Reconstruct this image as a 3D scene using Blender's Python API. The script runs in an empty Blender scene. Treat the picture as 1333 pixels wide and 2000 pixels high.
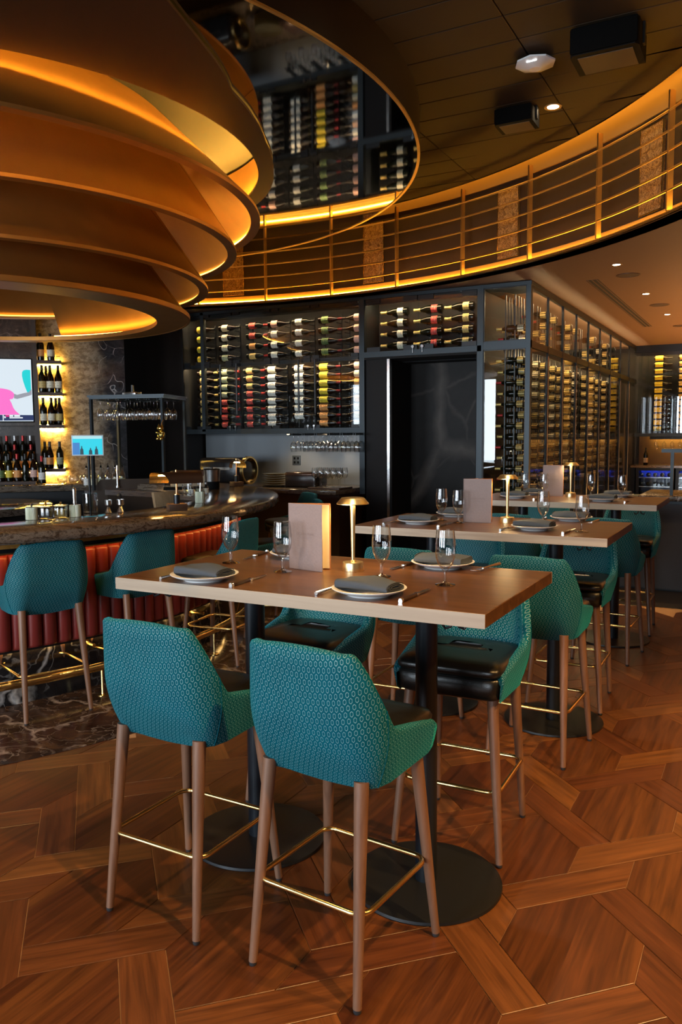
import bpy, bmesh, math, random
from mathutils import Vector, Matrix
RND = random.Random(11)
SC = bpy.context.scene
COL = SC.collection
PI = math.pi
def rad(a): return a * PI / 180.0

# ------------------------------------------------------------------ camera
# room frame: X runs along the wine wall, Y runs away from the windows, metres
YAW, PITCH, ROLL, EYE = 0.4902, 0.0953, -0.0075, 1.5715
_r = Vector((math.cos(YAW), math.sin(YAW), 0))
_f = Vector((-math.sin(YAW) * math.cos(PITCH), math.cos(YAW) * math.cos(PITCH), -math.sin(PITCH)))
_u = _r.cross(_f)
_r2 = _r * math.cos(ROLL) + _u * math.sin(ROLL)
_u2 = _u * math.cos(ROLL) - _r * math.sin(ROLL)
cam_data = bpy.data.cameras.new('camera')
cam_data.sensor_fit = 'VERTICAL'
cam_data.sensor_height = 36.0
cam_data.sensor_width = 24.0
cam_data.lens = 1576.5 / 2000 * 36.0
cam_data.clip_start = 0.05
cam = bpy.data.objects.new('camera', cam_data)
cam.matrix_world = Matrix(((_r2.x, _u2.x, -_f.x, 0), (_r2.y, _u2.y, -_f.y, 0), (_r2.z, _u2.z, -_f.z, EYE), (0, 0, 0, 1)))
COL.objects.link(cam)
SC.camera = cam

def to_px(p):
    d = Vector(p) - Vector((0, 0, EYE))
    z = d.dot(_f)
    if z < 0.05: return None
    return (666.5 + 1576.5 * d.dot(_r2) / z, 1000 - 1576.5 * d.dot(_u2) / z)

# ------------------------------------------------------------------ world, exposure
world = bpy.data.worlds.new('world'); SC.world = world; world.use_nodes = True
bg = world.node_tree.nodes['Background']
bg.inputs[0].default_value = (0.62, 0.78, 1.0, 1); bg.inputs[1].default_value = 0.6
SC.view_settings.view_transform = 'Standard'; SC.view_settings.look = 'None'
SC.view_settings.gamma = 1; SC.view_settings.use_curve_mapping = False
SC.view_settings.exposure = 1.5
SC.cycles.use_denoising = True
SC.cycles.max_bounces = 10; SC.cycles.transparent_max_bounces = 16; SC.cycles.transmission_bounces = 10
SC.cycles.diffuse_bounces = 3; SC.cycles.glossy_bounces = 4
SC.cycles.caustics_reflective = False; SC.cycles.caustics_refractive = False
SC.cycles.sample_clamp_indirect = 4.0
SC.cycles.use_light_tree = True

# ------------------------------------------------------------------ big lights
def area(name, loc, rot, sx, sy, power, col, spread=PI):
    d = bpy.data.lights.new(name, 'AREA'); d.shape = 'RECTANGLE'; d.size = sx; d.size_y = sy
    d.energy = power; d.color = col; d.spread = spread
    o = bpy.data.objects.new(name, d); o.location = loc; o.rotation_euler = rot; COL.objects.link(o); return o
def spot(name, loc, power, col, angle=75, blend=0.6, r=0.04, aim=None):
    d = bpy.data.lights.new(name, 'SPOT'); d.energy = power; d.color = col; d.spot_size = rad(angle); d.spot_blend = blend
    d.shadow_soft_size = r
    o = bpy.data.objects.new(name, d); o.location = loc
    if aim: o.rotation_euler = (Vector(aim) - Vector(loc)).to_track_quat('-Z', 'Y').to_euler()
    COL.objects.link(o); return o
DAY = (0.80, 0.91, 1.0)
AMB = (1.0, 0.56, 0.19)
WARM = (1.0, 0.72, 0.42)
# daylight through the windows behind the camera (wall at Y = -4.2)
WINDOWS = [(-10.7, -9.4), (-8.4, -6.35), (-4.7, -2.6), (-1.3, 0.5)]
for i, (a, b) in enumerate(WINDOWS):
    area('daylight', ((a + b) / 2, -4.45, 1.75), (rad(90), 0, 0), b - a, 2.5, (42, 95, 128, 50)[i], DAY)

# ------------------------------------------------------------------ mesh builder
class MB:
    def __init__(s): s.v = []; s.f = []; s.uv = []
    def add(s, vs, fs, uvs=None):
        n = len(s.v); s.v += [tuple(p) for p in vs]
        for k, f in enumerate(fs):
            s.f.append([i + n for i in f]); s.uv.append(uvs[k] if uvs else None)
        return s
    def box(s, x0, x1, y0, y1, z0, z1, m=None):
        vs = [Vector(p) for p in ((x0,y0,z0),(x1,y0,z0),(x1,y1,z0),(x0,y1,z0),(x0,y0,z1),(x1,y0,z1),(x1,y1,z1),(x0,y1,z1))]
        if m: vs = [m @ p for p in vs]
        return s.add(vs, [(0,3,2,1),(4,5,6,7),(0,1,5,4),(1,2,6,5),(2,3,7,6),(3,0,4,7)])
    def rbox(s, x0, x1, y0, y1, z0, z1, b, m=None, seg=2):
        bm = bmesh.new()
        vs = [bm.verts.new(p) for p in ((x0,y0,z0),(x1,y0,z0),(x1,y1,z0),(x0,y1,z0),(x0,y0,z1),(x1,y0,z1),(x1,y1,z1),(x0,y1,z1))]
        for f in [(0,3,2,1),(4,5,6,7),(0,1,5,4),(1,2,6,5),(2,3,7,6),(3,0,4,7)]: bm.faces.new([vs[i] for i in f])
        bmesh.ops.bevel(bm, geom=bm.edges[:], offset=b, segments=seg, profile=0.5, affect='EDGES')
        bm.verts.index_update()
        pts = [(m @ v.co if m else v.co.copy()) for v in bm.verts]
        fs = [[v.index for v in f.verts] for f in bm.faces]
        bm.free(); return s.add(pts, fs)
    def lathe(s, prof, seg=24, m=None, a0=0, a1=2 * PI, closed=False):
        full = abs(a1 - a0 - 2 * PI) < 1e-6; n = seg if full else seg + 1; k = len(prof)
        vs = []
        for i in range(n):
            a = a0 + (a1 - a0) * i / seg; c, sn = math.cos(a), math.sin(a)
            for r, z in prof:
                p = Vector((r * c, r * sn, z)); vs.append(m @ p if m else p)
        fs = []
        for i in range(seg):
            j = (i + 1) % n
            for q in range(k if closed else k - 1):
                q2 = (q + 1) % k
                idx = [i * k + q, j * k + q, j * k + q2, i * k + q2]
                if prof[q][0] < 1e-6: idx = [i * k + q, j * k + q2, i * k + q2]
                elif prof[q2][0] < 1e-6: idx = [i * k + q, j * k + q, i * k + q2]
                fs.append(idx)
        return s.add(vs, fs)
    def tube(s, pts, r, seg=8, closed=False, cap=True):
        pts = [Vector(p) for p in pts]; n = len(pts); vs = []; rr = r if isinstance(r, (list, tuple)) else [r] * n
        prev = None
        for i, p in enumerate(pts):
            if closed: t = (pts[(i + 1) % n] - pts[i - 1])
            else: t = pts[min(i + 1, n - 1)] - pts[max(i - 1, 0)]
            t.normalize()
            if prev is None:
                a = Vector((0, 0, 1)) if abs(t.z) < 0.9 else Vector((1, 0, 0)); u = t.cross(a).normalized()
            else:
                u = prev - t * prev.dot(t); u.normalize()
            prev = u; w = t.cross(u)
            for k in range(seg):
                b = 2 * PI * k / seg; vs.append(p + (u * math.cos(b) + w * math.sin(b)) * rr[i])
        fs = []
        for i in range(n if closed else n - 1):
            j = (i + 1) % n
            for k in range(seg):
                l = (k + 1) % seg; fs.append((i * seg + k, i * seg + l, j * seg + l, j * seg + k))
        if cap and not closed:
            fs.append(list(range(seg))[::-1]); fs.append([(n - 1) * seg + k for k in range(seg)])
        return s.add(vs, fs)
    def prism(s, poly, z0, z1, m=None):
        n = len(poly); vs = [Vector((x, y, z0)) for x, y in poly] + [Vector((x, y, z1)) for x, y in poly]
        if m: vs = [m @ p for p in vs]
        return s.add(vs, [list(range(n))[::-1], [n + i for i in range(n)]] + [(i, (i + 1) % n, n + (i + 1) % n, n + i) for i in range(n)])
    def arc(s, c, r0, r1, z0, z1, a0, a1, n=48):
        """solid ring sector, angles in degrees"""
        m = Matrix.Translation((c[0], c[1], 0))
        full = abs(a1 - a0) >= 359.99
        if full: return s.lathe([(r0, z0), (r1, z0), (r1, z1), (r0, z1)], n, m, 0, 2 * PI, True)
        s.lathe([(r0, z0), (r1, z0), (r1, z1), (r0, z1)], n, m, rad(a0), rad(a1), True)
        b = len(s.v) - 4 * (n + 1)
        s.f += [[b, b + 1, b + 2, b + 3], [b + 4 * n + 3, b + 4 * n + 2, b + 4 * n + 1, b + 4 * n]]; s.uv += [None, None]
        return s
    def grid(s, pts, nu, nv, uvs=None, cu=False, cv=False):
        fs, uf = [], []
        for i in range(nu if cu else nu - 1):
            for j in range(nv if cv else nv - 1):
                i2, j2 = (i + 1) % nu, (j + 1) % nv
                f = (i * nv + j, i2 * nv + j, i2 * nv + j2, i * nv + j2); fs.append(f)
                if uvs: uf.append([uvs[q] for q in f])
        return s.add(pts, fs, uf if uvs else None)
    def mesh(s, name, mat=None, smooth=40):
        me = bpy.data.meshes.new(name); me.from_pydata(s.v, [], s.f)
        if any(u is not None for u in s.uv):
            l = me.uv_layers.new(name='UVMap'); k = 0
            for fi, f in enumerate(s.f):
                u = s.uv[fi]
                for q in range(len(f)):
                    l.data[k].uv = u[q] if u else (0, 0); k += 1
        if smooth:
            me.polygons.foreach_set('use_smooth', [True] * len(me.polygons))
            me.set_sharp_from_angle(angle=rad(smooth))
        if mat: me.materials.append(mat)
        me.update(); return me
    def build(s, name, mat, parent=None, smooth=40, **kw):
        bm = bmesh.new(); me = s.mesh(name, mat, smooth)
        bm.from_mesh(me); bmesh.ops.recalc_face_normals(bm, faces=bm.faces[:]); bm.to_mesh(me); bm.free()
        return place(name, me, parent, **kw)

def place(name, me, parent=None, loc=None, rotz=None, label=None, cat=None, group=None, kind=None):
    o = bpy.data.objects.new(name, me); COL.objects.link(o)
    if parent: o.parent = parent
    if loc is not None: o.location = loc
    if rotz is not None: o.rotation_euler = (0, 0, rotz)
    return tag(o, label, cat, group, kind)
def tag(o, label=None, cat=None, group=None, kind=None):
    if label: o['label'] = label
    if cat: o['category'] = cat
    if group: o['group'] = group
    if kind: o['kind'] = kind
    return o
def thing(name, label, cat, loc=(0, 0, 0), rotz=0, group=None):
    return place(name, None, None, loc, rotz, label, cat, group)
def struct(name, mb, mat, parent=None, label=None, smooth=40):
    o = mb.build(name, mat, parent, smooth)
    if not parent: o['kind'] = 'structure'
    if label: o['label'] = label
    return o
def dup(root, loc, rotz=None, label=None, group=None, skip=()):
    r = root.copy(); COL.objects.link(r); r.location = loc
    if rotz is not None: r.rotation_euler = (0, 0, rotz)
    if label: r['label'] = label
    if group: r['group'] = group
    for ch in root.children:
        if ch.name.split('.')[0] in skip: continue
        c = ch.copy(); COL.objects.link(c); c.parent = r
        for g in ch.children:
            d = g.copy(); COL.objects.link(d); d.parent = c
    return r
def T(x, y, z=0, rz=0): return Matrix.Translation((x, y, z)) @ Matrix.Rotation(rz, 4, 'Z')
def ARC(c, r, a, z=0): return (c[0] + r * math.cos(rad(a)), c[1] + r * math.sin(rad(a)), z)
# ------------------------------------------------------------------ materials
class NT:
    def __init__(s, name):
        s.m = bpy.data.materials.new(name); s.m.use_nodes = True; s.t = s.m.node_tree; s.n = s.t.nodes; s.l = s.t.links
        s.p = s.n['Principled BSDF']; s.out = s.n['Material Output']
    def node(s, typ, **kw):
        nd = s.n.new(typ)
        for k, v in kw.items():
            if k.startswith('i_'):
                key = k[2:]; key = int(key) if key.isdigit() else key
                s.set(nd, key, v)
            else: setattr(nd, k, v)
        return nd
    def set(s, nd, key, v):
        if isinstance(v, bpy.types.NodeSocket): s.l.new(v, nd.inputs[key])
        else: nd.inputs[key].default_value = v
    def math(s, op, a, b=0.0, c=0.0, clamp=False):
        nd = s.n.new('ShaderNodeMath'); nd.operation = op; nd.use_clamp = clamp
        s.set(nd, 0, a); s.set(nd, 1, b); s.set(nd, 2, c); return nd.outputs[0]
    def mix(s, f, a, b):
        nd = s.n.new('ShaderNodeMix'); nd.data_type = 'RGBA'
        s.set(nd, 0, f); s.set(nd, 6, a); s.set(nd, 7, b); return nd.outputs[2]
    def ramp(s, f, stops, interp='LINEAR'):
        nd = s.n.new('ShaderNodeValToRGB'); e = nd.color_ramp.elements; nd.color_ramp.interpolation = interp
        while len(e) < len(stops): e.new(0.5)
        for k, (p, c) in enumerate(stops): e[k].position = p; e[k].color = tuple(c) + ((1,) if len(c) == 3 else ())
        s.set(nd, 0, f); return nd.outputs[0]
    def noise(s, vec, scale, detail=4, rough=0.5, dist=0.0):
        nd = s.n.new('ShaderNodeTexNoise'); s.set(nd, 'Scale', scale); s.set(nd, 'Detail', detail); s.set(nd, 'Roughness', rough); s.set(nd, 'Distortion', dist)
        if vec is not None: s.l.new(vec, nd.inputs['Vector'])
        return nd.outputs[0]
    def mapping(s, vec, sc=(1, 1, 1), loc=(0, 0, 0), rot=(0, 0, 0)):
        nd = s.n.new('ShaderNodeMapping'); s.l.new(vec, nd.inputs[0]); s.set(nd, 'Scale', sc); s.set(nd, 'Location', loc); s.set(nd, 'Rotation', rot); return nd.outputs[0]
    def coord(s, w='Object'): return s.node('ShaderNodeTexCoord').outputs[w]
    def bump(s, h, strength=0.2, dist=0.01):
        nd = s.n.new('ShaderNodeBump'); s.set(nd, 'Height', h); s.set(nd, 'Strength', strength); s.set(nd, 'Distance', dist)
        s.l.new(nd.outputs[0], s.p.inputs['Normal'])
    def P(s, **kw):
        for k, v in kw.items(): s.set(s.p, k.replace('_', ' '), v)
        return s

def rgb(*c): return tuple(c) + (1,)
def simple(name, col, rough=0.5, metal=0.0, bump=None, vary=0.0, **kw):
    t = NT(name); t.P(Base_Color=rgb(*col), Roughness=rough, Metallic=metal)
    for k, v in kw.items(): t.set(t.p, k.replace('_', ' '), v)
    if bump or vary:
        n = t.noise(t.coord(), bump[0] if bump else 6, 5, 0.6)
        if bump: t.bump(n, bump[1], 0.01)
        if vary:
            c2 = tuple(x * (1 - vary) for x in col)
            t.P(Base_Color=t.mix(n, rgb(*c2), rgb(*[min(1, x * (1 + vary)) for x in col])))
    return t.m
def emit(name, col, strength):
    t = NT(name); t.P(Base_Color=rgb(0, 0, 0), Emission_Color=rgb(*col), Emission_Strength=strength); return t.m

def wood_uv(name, dark, light, rough=0.35, board=0.0, coat=0.0):
    """grain runs along U of the UV map (metres); tone varies with the object and with the 'tone' attribute"""
    t = NT(name)
    uv = t.node('ShaderNodeUVMap').outputs[0]
    at = t.node('ShaderNodeAttribute', attribute_name='tone').outputs['Fac']
    rn = t.node('ShaderNodeObjectInfo').outputs['Random']
    tone = t.math('FRACT', t.math('ADD', at, rn))
    sep = t.node('ShaderNodeSeparateXYZ'); t.l.new(uv, sep.inputs[0])
    u, v = sep.outputs[0], sep.outputs[1]
    if board:
        bi = t.math('FLOOR', t.math('DIVIDE', v, board))
        wn = t.node('ShaderNodeTexWhiteNoise', noise_dimensions='2D')
        cx = t.node('ShaderNodeCombineXYZ'); t.set(cx, 0, bi); t.set(cx, 1, tone); t.l.new(cx.outputs[0], wn.inputs['Vector'])
        tone = t.math('FRACT', t.math('ADD', t.math('MULTIPLY', wn.outputs[0], 0.75), t.math('MULTIPLY', tone, 0.25)))
    cm = t.node('ShaderNodeCombineXYZ')
    t.set(cm, 0, t.math('MULTIPLY', u, 1.3)); t.set(cm, 1, t.math('MULTIPLY', v, 22.0)); t.set(cm, 2, t.math('MULTIPLY', tone, 37.0))
    g = t.noise(cm.outputs[0], 1.6, 6, 0.62, 0.5)
    cm2 = t.node('ShaderNodeCombineXYZ')
    t.set(cm2, 0, t.math('MULTIPLY', u, 5.0)); t.set(cm2, 1, t.math('MULTIPLY', v, 160.0)); t.set(cm2, 2, t.math('MULTIPLY', tone, 11.0))
    g2 = t.noise(cm2.outputs[0], 1.5, 3, 0.6)
    gg = t.math('ADD', t.math('MULTIPLY', g, 0.8), t.math('MULTIPLY', g2, 0.2))
    base = t.ramp(gg, [(0.34, dark), (0.5, tuple((a + b) / 2 for a, b in zip(dark, light))), (0.66, light)])
    hsv = t.node('ShaderNodeHueSaturation'); t.set(hsv, 'Color', base)
    t.set(hsv, 'Value', t.math('ADD', t.math('MULTIPLY', tone, 0.55), 0.72)); t.set(hsv, 'Hue', t.math('ADD', t.math('MULTIPLY', tone, 0.014), 0.493))
    t.P(Base_Color=hsv.outputs[0], Roughness=t.math('ADD', t.math('MULTIPLY', g2, 0.12), rough), Coat_Weight=coat, Coat_Roughness=0.18)
    t.bump(g2, 0.06, 0.002)
    return t.m

def wood_obj(name, dark, light, axis=0, rough=0.4, scale=1.0):
    t = NT(name); s = [26 * scale] * 3; s[axis] = 1.6 * scale
    rn = t.node('ShaderNodeObjectInfo').outputs['Random']
    cx = t.node('ShaderNodeCombineXYZ'); t.set(cx, 0, t.math('MULTIPLY', rn, 9.0)); t.set(cx, 1, t.math('MULTIPLY', rn, 5.0))
    ad = t.node('ShaderNodeVectorMath', operation='ADD'); t.l.new(t.coord(), ad.inputs[0]); t.l.new(cx.outputs[0], ad.inputs[1])
    g = t.noise(t.mapping(ad.outputs[0], s), 1.0, 6, 0.6, 0.9)
    t.P(Base_Color=t.ramp(g, [(0.3, dark), (0.7, light)]), Roughness=rough); t.bump(g, 0.015, 0.001)
    return t.m

def velvet(name='velvet_teal'):
    t = NT(name); uv = t.node('ShaderNodeUVMap').outputs[0]
    sep = t.node('ShaderNodeSeparateXYZ'); t.l.new(uv, sep.inputs[0])
    PU, PV = 0.0172, 0.0362
    def cell(ou, ov):
        x = t.math('SUBTRACT', t.math('FRACT', t.math('ADD', t.math('DIVIDE', sep.outputs[0], PU), ou)), 0.5)
        y = t.math('SUBTRACT', t.math('FRACT', t.math('ADD', t.math('DIVIDE', sep.outputs[1], PV), ov)), 0.5)
        ax, ay = t.math('ABSOLUTE', x), t.math('ABSOLUTE', y)
        # hexagon: flat sides left and right, points above and below
        return t.math('MAXIMUM', t.math('MULTIPLY', ax, 3.7), t.math('ADD', t.math('MULTIPLY', ax, 1.85), t.math('MULTIPLY', ay, 4.1)))
    d = t.math('MINIMUM', cell(0, 0), cell(0.5, 0.5))
    ring = t.math('SUBTRACT', 1.0, t.math('MULTIPLY', t.math('ABSOLUTE', t.math('SUBTRACT', d, 0.88)), 6.5), clamp=True)
    ring = t.math('MINIMUM', t.math('MULTIPLY', ring, 1.8), 1.0)
    nap = t.noise(t.coord(), 9, 4, 0.6)
    dark = t.mix(nap, rgb(0.000, 0.050, 0.072), rgb(0.000, 0.115, 0.155))
    col = t.mix(ring, dark, rgb(0.15, 0.34, 0.37))
    t.P(Base_Color=col, Roughness=t.math('SUBTRACT', 0.75, t.math('MULTIPLY', ring, 0.40)), Sheen_Weight=0.5, Sheen_Roughness=0.35, Sheen_Tint=rgb(0.01, 0.55, 0.72), Specular_IOR_Level=t.math('ADD', 0.12, t.math('MULTIPLY', ring, 0.7)))
    t.bump(t.math('ADD', t.math('MULTIPLY', ring, -0.6), t.math('MULTIPLY', t.noise(t.coord(), 900, 2), 0.3)), 0.35, 0.003)
    return t.m

def marble(name, base, vein, rough=0.12, scale=2.2, gold=None):
    t = NT(name); co = t.coord()
    w = t.noise(co, scale * 0.9, 6, 0.62, 1.2)
    base2 = t.ramp(t.noise(co, scale * 1.8, 6, 0.65, 1.6), [(0.3, tuple(x * 0.35 for x in base)), (0.55, base), (0.75, gold or tuple(min(1, x * 1.9) for x in base))])
    wv = t.node('ShaderNodeVectorMath', operation='ADD'); t.l.new(co, wv.inputs[0])
    nd = t.n.new('ShaderNodeTexNoise'); t.set(nd, 'Scale', scale * 1.1); t.set(nd, 'Detail', 5); t.l.new(co, nd.inputs['Vector'])
    sc = t.node('ShaderNodeVectorMath', operation='SCALE'); t.l.new(nd.outputs['Color'], sc.inputs[0]); t.set(sc, 'Scale', 0.9); t.l.new(sc.outputs[0], wv.inputs[1])
    vo = t.n.new('ShaderNodeTexVoronoi'); vo.feature = 'DISTANCE_TO_EDGE'; t.set(vo, 'Scale', scale * 0.75); t.l.new(wv.outputs[0], vo.inputs['Vector'])
    v1 = t.math('SUBTRACT', 1.0, t.math('MULTIPLY', vo.outputs['Distance'], 26.0), clamp=True)
    vo2 = t.n.new('ShaderNodeTexVoronoi'); vo2.feature = 'DISTANCE_TO_EDGE'; t.set(vo2, 'Scale', scale * 2.6); t.l.new(wv.outputs[0], vo2.inputs['Vector'])
    v2 = t.math('MULTIPLY', t.math('SUBTRACT', 1.0, t.math('MULTIPLY', vo2.outputs['Distance'], 34.0), clamp=True), 0.45)
    m = t.math('MULTIPLY', t.math('MAXIMUM', v1, v2), t.math('MULTIPLY', t.math('SUBTRACT', w, 0.36), 4.0, clamp=True), clamp=True)
    t.P(Base_Color=t.mix(m, base2, rgb(*vein)), Roughness=rough)
    return t.m

def granite(name):
    t = NT(name); co = t.coord()
    st = t.noise(t.mapping(co, (1.0, 2.2, 5.0), rot=(0, 0, 0.6)), 3.2, 9, 0.72, 2.4)
    fine = t.noise(co, 60, 3, 0.7)
    g = t.math('ADD', t.math('MULTIPLY', st, 0.82), t.math('MULTIPLY', fine, 0.18))
    t.P(Base_Color=t.ramp(g, [(0.30, (0.012, 0.009, 0.007)), (0.44, (0.075, 0.052, 0.036)), (0.52, (0.19, 0.15, 0.115)), (0.60, (0.055, 0.04, 0.03)), (0.72, (0.30, 0.26, 0.22))]), Roughness=0.13)
    return t.m

def pane(name, tint=(1, 1, 1), boost=1.0, rough=0.0, power=4.6):
    """thin sheet of glass: clear, with the mirror reflection of its two faces"""
    t = NT(name); t.n.remove(t.p)
    tr = t.node('ShaderNodeBsdfTransparent'); t.set(tr, 0, rgb(*tint))
    gl = t.node('ShaderNodeBsdfGlossy'); t.set(gl, 'Roughness', rough)
    lw = t.node('ShaderNodeLayerWeight'); t.set(lw, 'Blend', 0.5)
    sch = t.math('ADD', 0.042, t.math('MULTIPLY', t.math('POWER', lw.outputs['Facing'], power), 0.9))
    mx = t.node('ShaderNodeMixShader'); t.set(mx, 0, t.math('MULTIPLY', sch, boost, clamp=True))
    t.l.new(tr.outputs[0], mx.inputs[1]); t.l.new(gl.outputs[0], mx.inputs[2]); t.l.new(mx.outputs[0], t.out.inputs[0])
    return t.m

def brushed(name, col, rough=0.3, aniso=0.0, scale=(2, 2, 120), bump=0.05):
    t = NT(name); g = t.noise(t.mapping(t.coord(), scale), 3.0, 4, 0.6)
    t.P(Base_Color=rgb(*col), Metallic=1.0, Roughness=t.math('ADD', t.math('MULTIPLY', g, 0.15), rough - 0.07)); t.bump(g, bump, 0.002)
    return t.m

MAT = {}
MAT['floor_wood'] = wood_uv('floor_wood', (0.062, 0.019, 0.005), (0.185, 0.062, 0.0155), 0.30)
MAT['floor_hex'] = wood_uv('floor_hex', (0.040, 0.011, 0.0028), (0.130, 0.039, 0.009), 0.30, board=0.142)
MAT['floor_joint'] = simple('floor_joint', (0.42, 0.24, 0.12), 0.7)
MAT['walnut'] = wood_obj('walnut', (0.046, 0.018, 0.0065), (0.135, 0.058, 0.020), 0, 0.30, 0.8)
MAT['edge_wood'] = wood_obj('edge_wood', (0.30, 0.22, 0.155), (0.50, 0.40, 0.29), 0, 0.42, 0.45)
MAT['leg_wood'] = wood_obj('leg_wood', (0.13, 0.062, 0.035), (0.24, 0.125, 0.075), 2, 0.38)
MAT['velvet'] = velvet()
MAT['seat_leather'] = simple('seat_leather', (0.009, 0.0085, 0.0075), 0.28, bump=(160, 0.08))
MAT['brass'] = brushed('brass', (0.80, 0.58, 0.24), 0.22)
MAT['brass_lamp'] = brushed('brass_lamp', (0.86, 0.70, 0.38), 0.30, scale=(90, 90, 2))
MAT['black_metal'] = simple('black_metal', (0.012, 0.013, 0.015), 0.38, 0.3, bump=(300, 0.03))
MAT['dark_steel'] = simple('dark_steel', (0.035, 0.045, 0.052), 0.42, 0.55, bump=(40, 0.03))
MAT['pole_metal'] = simple('pole_metal', (0.014, 0.018, 0.024), 0.33, 0.4)
MAT['rubber'] = simple('rubber', (0.02, 0.02, 0.022), 0.6)
MAT['marble_floor'] = marble('marble_floor', (0.045, 0.025, 0.017), (0.40, 0.32, 0.27), 0.12, 2.3, (0.12, 0.06, 0.025))
MAT['marble_dark'] = marble('marble_dark', (0.016, 0.015, 0.016), (0.55, 0.53, 0.52), 0.14, 1.7)
MAT['marble_gold'] = marble('marble_gold', (0.12, 0.085, 0.05), (0.50, 0.47, 0.45), 0.25, 2.6, (0.30, 0.24, 0.17))
MAT['granite'] = granite('granite')
MAT['porcelain'] = simple('porcelain', (0.82, 0.83, 0.84), 0.14)
MAT['napkin'] = simple('napkin', (0.050, 0.066, 0.090), 0.85, bump=(420, 0.35))
MAT['suede'] = simple('suede', (0.30, 0.225, 0.21), 0.8, bump=(120, 0.15), vary=0.12)
MAT['suede_dark'] = simple('suede_dark', (0.25, 0.18, 0.165), 0.8)
MAT['copper_edge'] = simple('copper_edge', (0.42, 0.17, 0.05), 0.45, 0.5)
MAT['paper'] = simple('paper', (0.80, 0.70, 0.50), 0.8)
MAT['steel'] = brushed('steel', (0.66, 0.66, 0.66), 0.2)
MAT['knife_handle'] = simple('knife_handle', (0.03, 0.014, 0.008), 0.3)
MAT['glass'] = pane('clear_glass', (0.96, 0.97, 0.97), 1.7, 0.0, 3.0)
MAT['glass_stem'] = pane('stem_glass', (0.93, 0.94, 0.94), 1.5, 0.0, 1.7)
MAT['pane'] = pane('pane')
MAT['pane_wine'] = pane('pane_wine', (0.97, 0.99, 0.985), 1.0)
MAT['pane_side'] = pane('pane_side', (0.97, 0.985, 0.98), 0.6)
# ------------------------------------------------------------------ floor: hexagons woven with planks
W_ = 0.1 * math.sqrt(2)
ORG = (-0.49, 2.11)
def uv2xy(u, v): return ((u - v) * W_ / math.sqrt(2), (u + v) * W_ / math.sqrt(2))
SHAPES = {
    'hexagon_board': [[(0,0),(2,0),(3,1),(3,3),(1,3),(0,2)]],
    'plank': [[(-1,0),(0,0),(0,4),(-1,3)], [(0,2),(1,3),(1,6),(0,6)], [(-2,-1),(2,-1),(2,0),(-1,0)], [(1,3),(4,3),(5,4),(1,4)]],
}
def shrink(poly, d):
    n = len(poly); out = []
    for i in range(n):
        p, a, b = Vector(poly[i]), Vector(poly[i - 1]), Vector(poly[(i + 1) % n])
        e1, e2 = (p - a).normalized(), (b - p).normalized()
        n1, n2 = Vector((-e1.y, e1.x)), Vector((-e2.y, e2.x))
        k = (n1 + n2); k = k / max(0.3, k.dot(n1)); out.append(tuple(p + k * d))
    return out
def piece_mb(poly, kind, mb=None, off=(0, 0), top=0.0):
    mb = mb or MB()
    p0 = shrink(poly, 0.0013); p1 = shrink(poly, 0.0026); n = len(poly)
    if kind == 'hexagon_board': gx = Vector((0, 1))
    else:
        e = max(((Vector(poly[(i + 1) % n]) - Vector(poly[i])) for i in range(n)), key=lambda q: q.length); gx = e.normalized()
    gy = Vector((-gx.y, gx.x))
    o = Vector(off)
    vs = [(p[0] + o.x, p[1] + o.y, top - 0.004) for p in p0] + [(p[0] + o.x, p[1] + o.y, top - 0.001) for p in p0] + [(p[0] + o.x, p[1] + o.y, top) for p in p1]
    def uvp(p): return (Vector(p).dot(gx), Vector(p).dot(gy))
    fs, us = [[2 * n + i for i in range(n)]], [[uvp(p) for p in p1]]
    for k in (0, 1):
        for i in range(n):
            j = (i + 1) % n; fs.append([k * n + i, k * n + j, (k + 1) * n + j, (k + 1) * n + i]); us.append([uvp(p0[i]), uvp(p0[j]), uvp(p0[j]), uvp(p0[i])])
    mb.add(vs, fs, us); return mb
BAR_C = (-6.2, 4.2)
floor = struct('floor', MB().box(-12.2, 4.6, -4.3, 7.66, -0.12, -0.004), MAT['floor_joint'], label='wooden floor of woven hexagons and planks')
pieces = []
tone = []
for i in range(-4, 12):
    for j in range(-4, 8):
        for half in (0, 1):
            ox, oy = ORG[0] - 3.6 + i * 0.6 + half * 0.3, ORG[1] - 1.0 + j * 1.0 + half * 0.5
            todo = [('hexagon_board', 0)]
            if not half: todo += [('plank', k) for k in range(4)]
            for kind, k in todo:
                poly = [uv2xy(*q) for q in SHAPES[kind][k]]
                cx = sum(p[0] for p in poly) / len(poly) + ox; cy = sum(p[1] for p in poly) / len(poly) + oy
                if cy > 7.45 or cy < -1.2 or cx > 3.2 or cx < -4.6: continue
                if math.hypot(cx - BAR_C[0], cy - BAR_C[1]) < 3.25: continue
                px = [to_px((p[0] + ox, p[1] + oy, 0)) for p in poly]
                a = 0
                if all(px) and any(-60 < q[0] < 1393 and 900 < q[1] < 2060 for q in px):
                    a = abs(sum(px[q][0] * px[(q + 1) % len(px)][1] - px[(q + 1) % len(px)][0] * px[q][1] for q in range(len(px)))) / 2
                pieces.append((a, kind, k, ox, oy))
pieces.sort(key=lambda q: -q[0])
pm = {}
cnt = {'hexagon_board': 0, 'plank': 0}
rest = MB(); rest_tone = []
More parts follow.
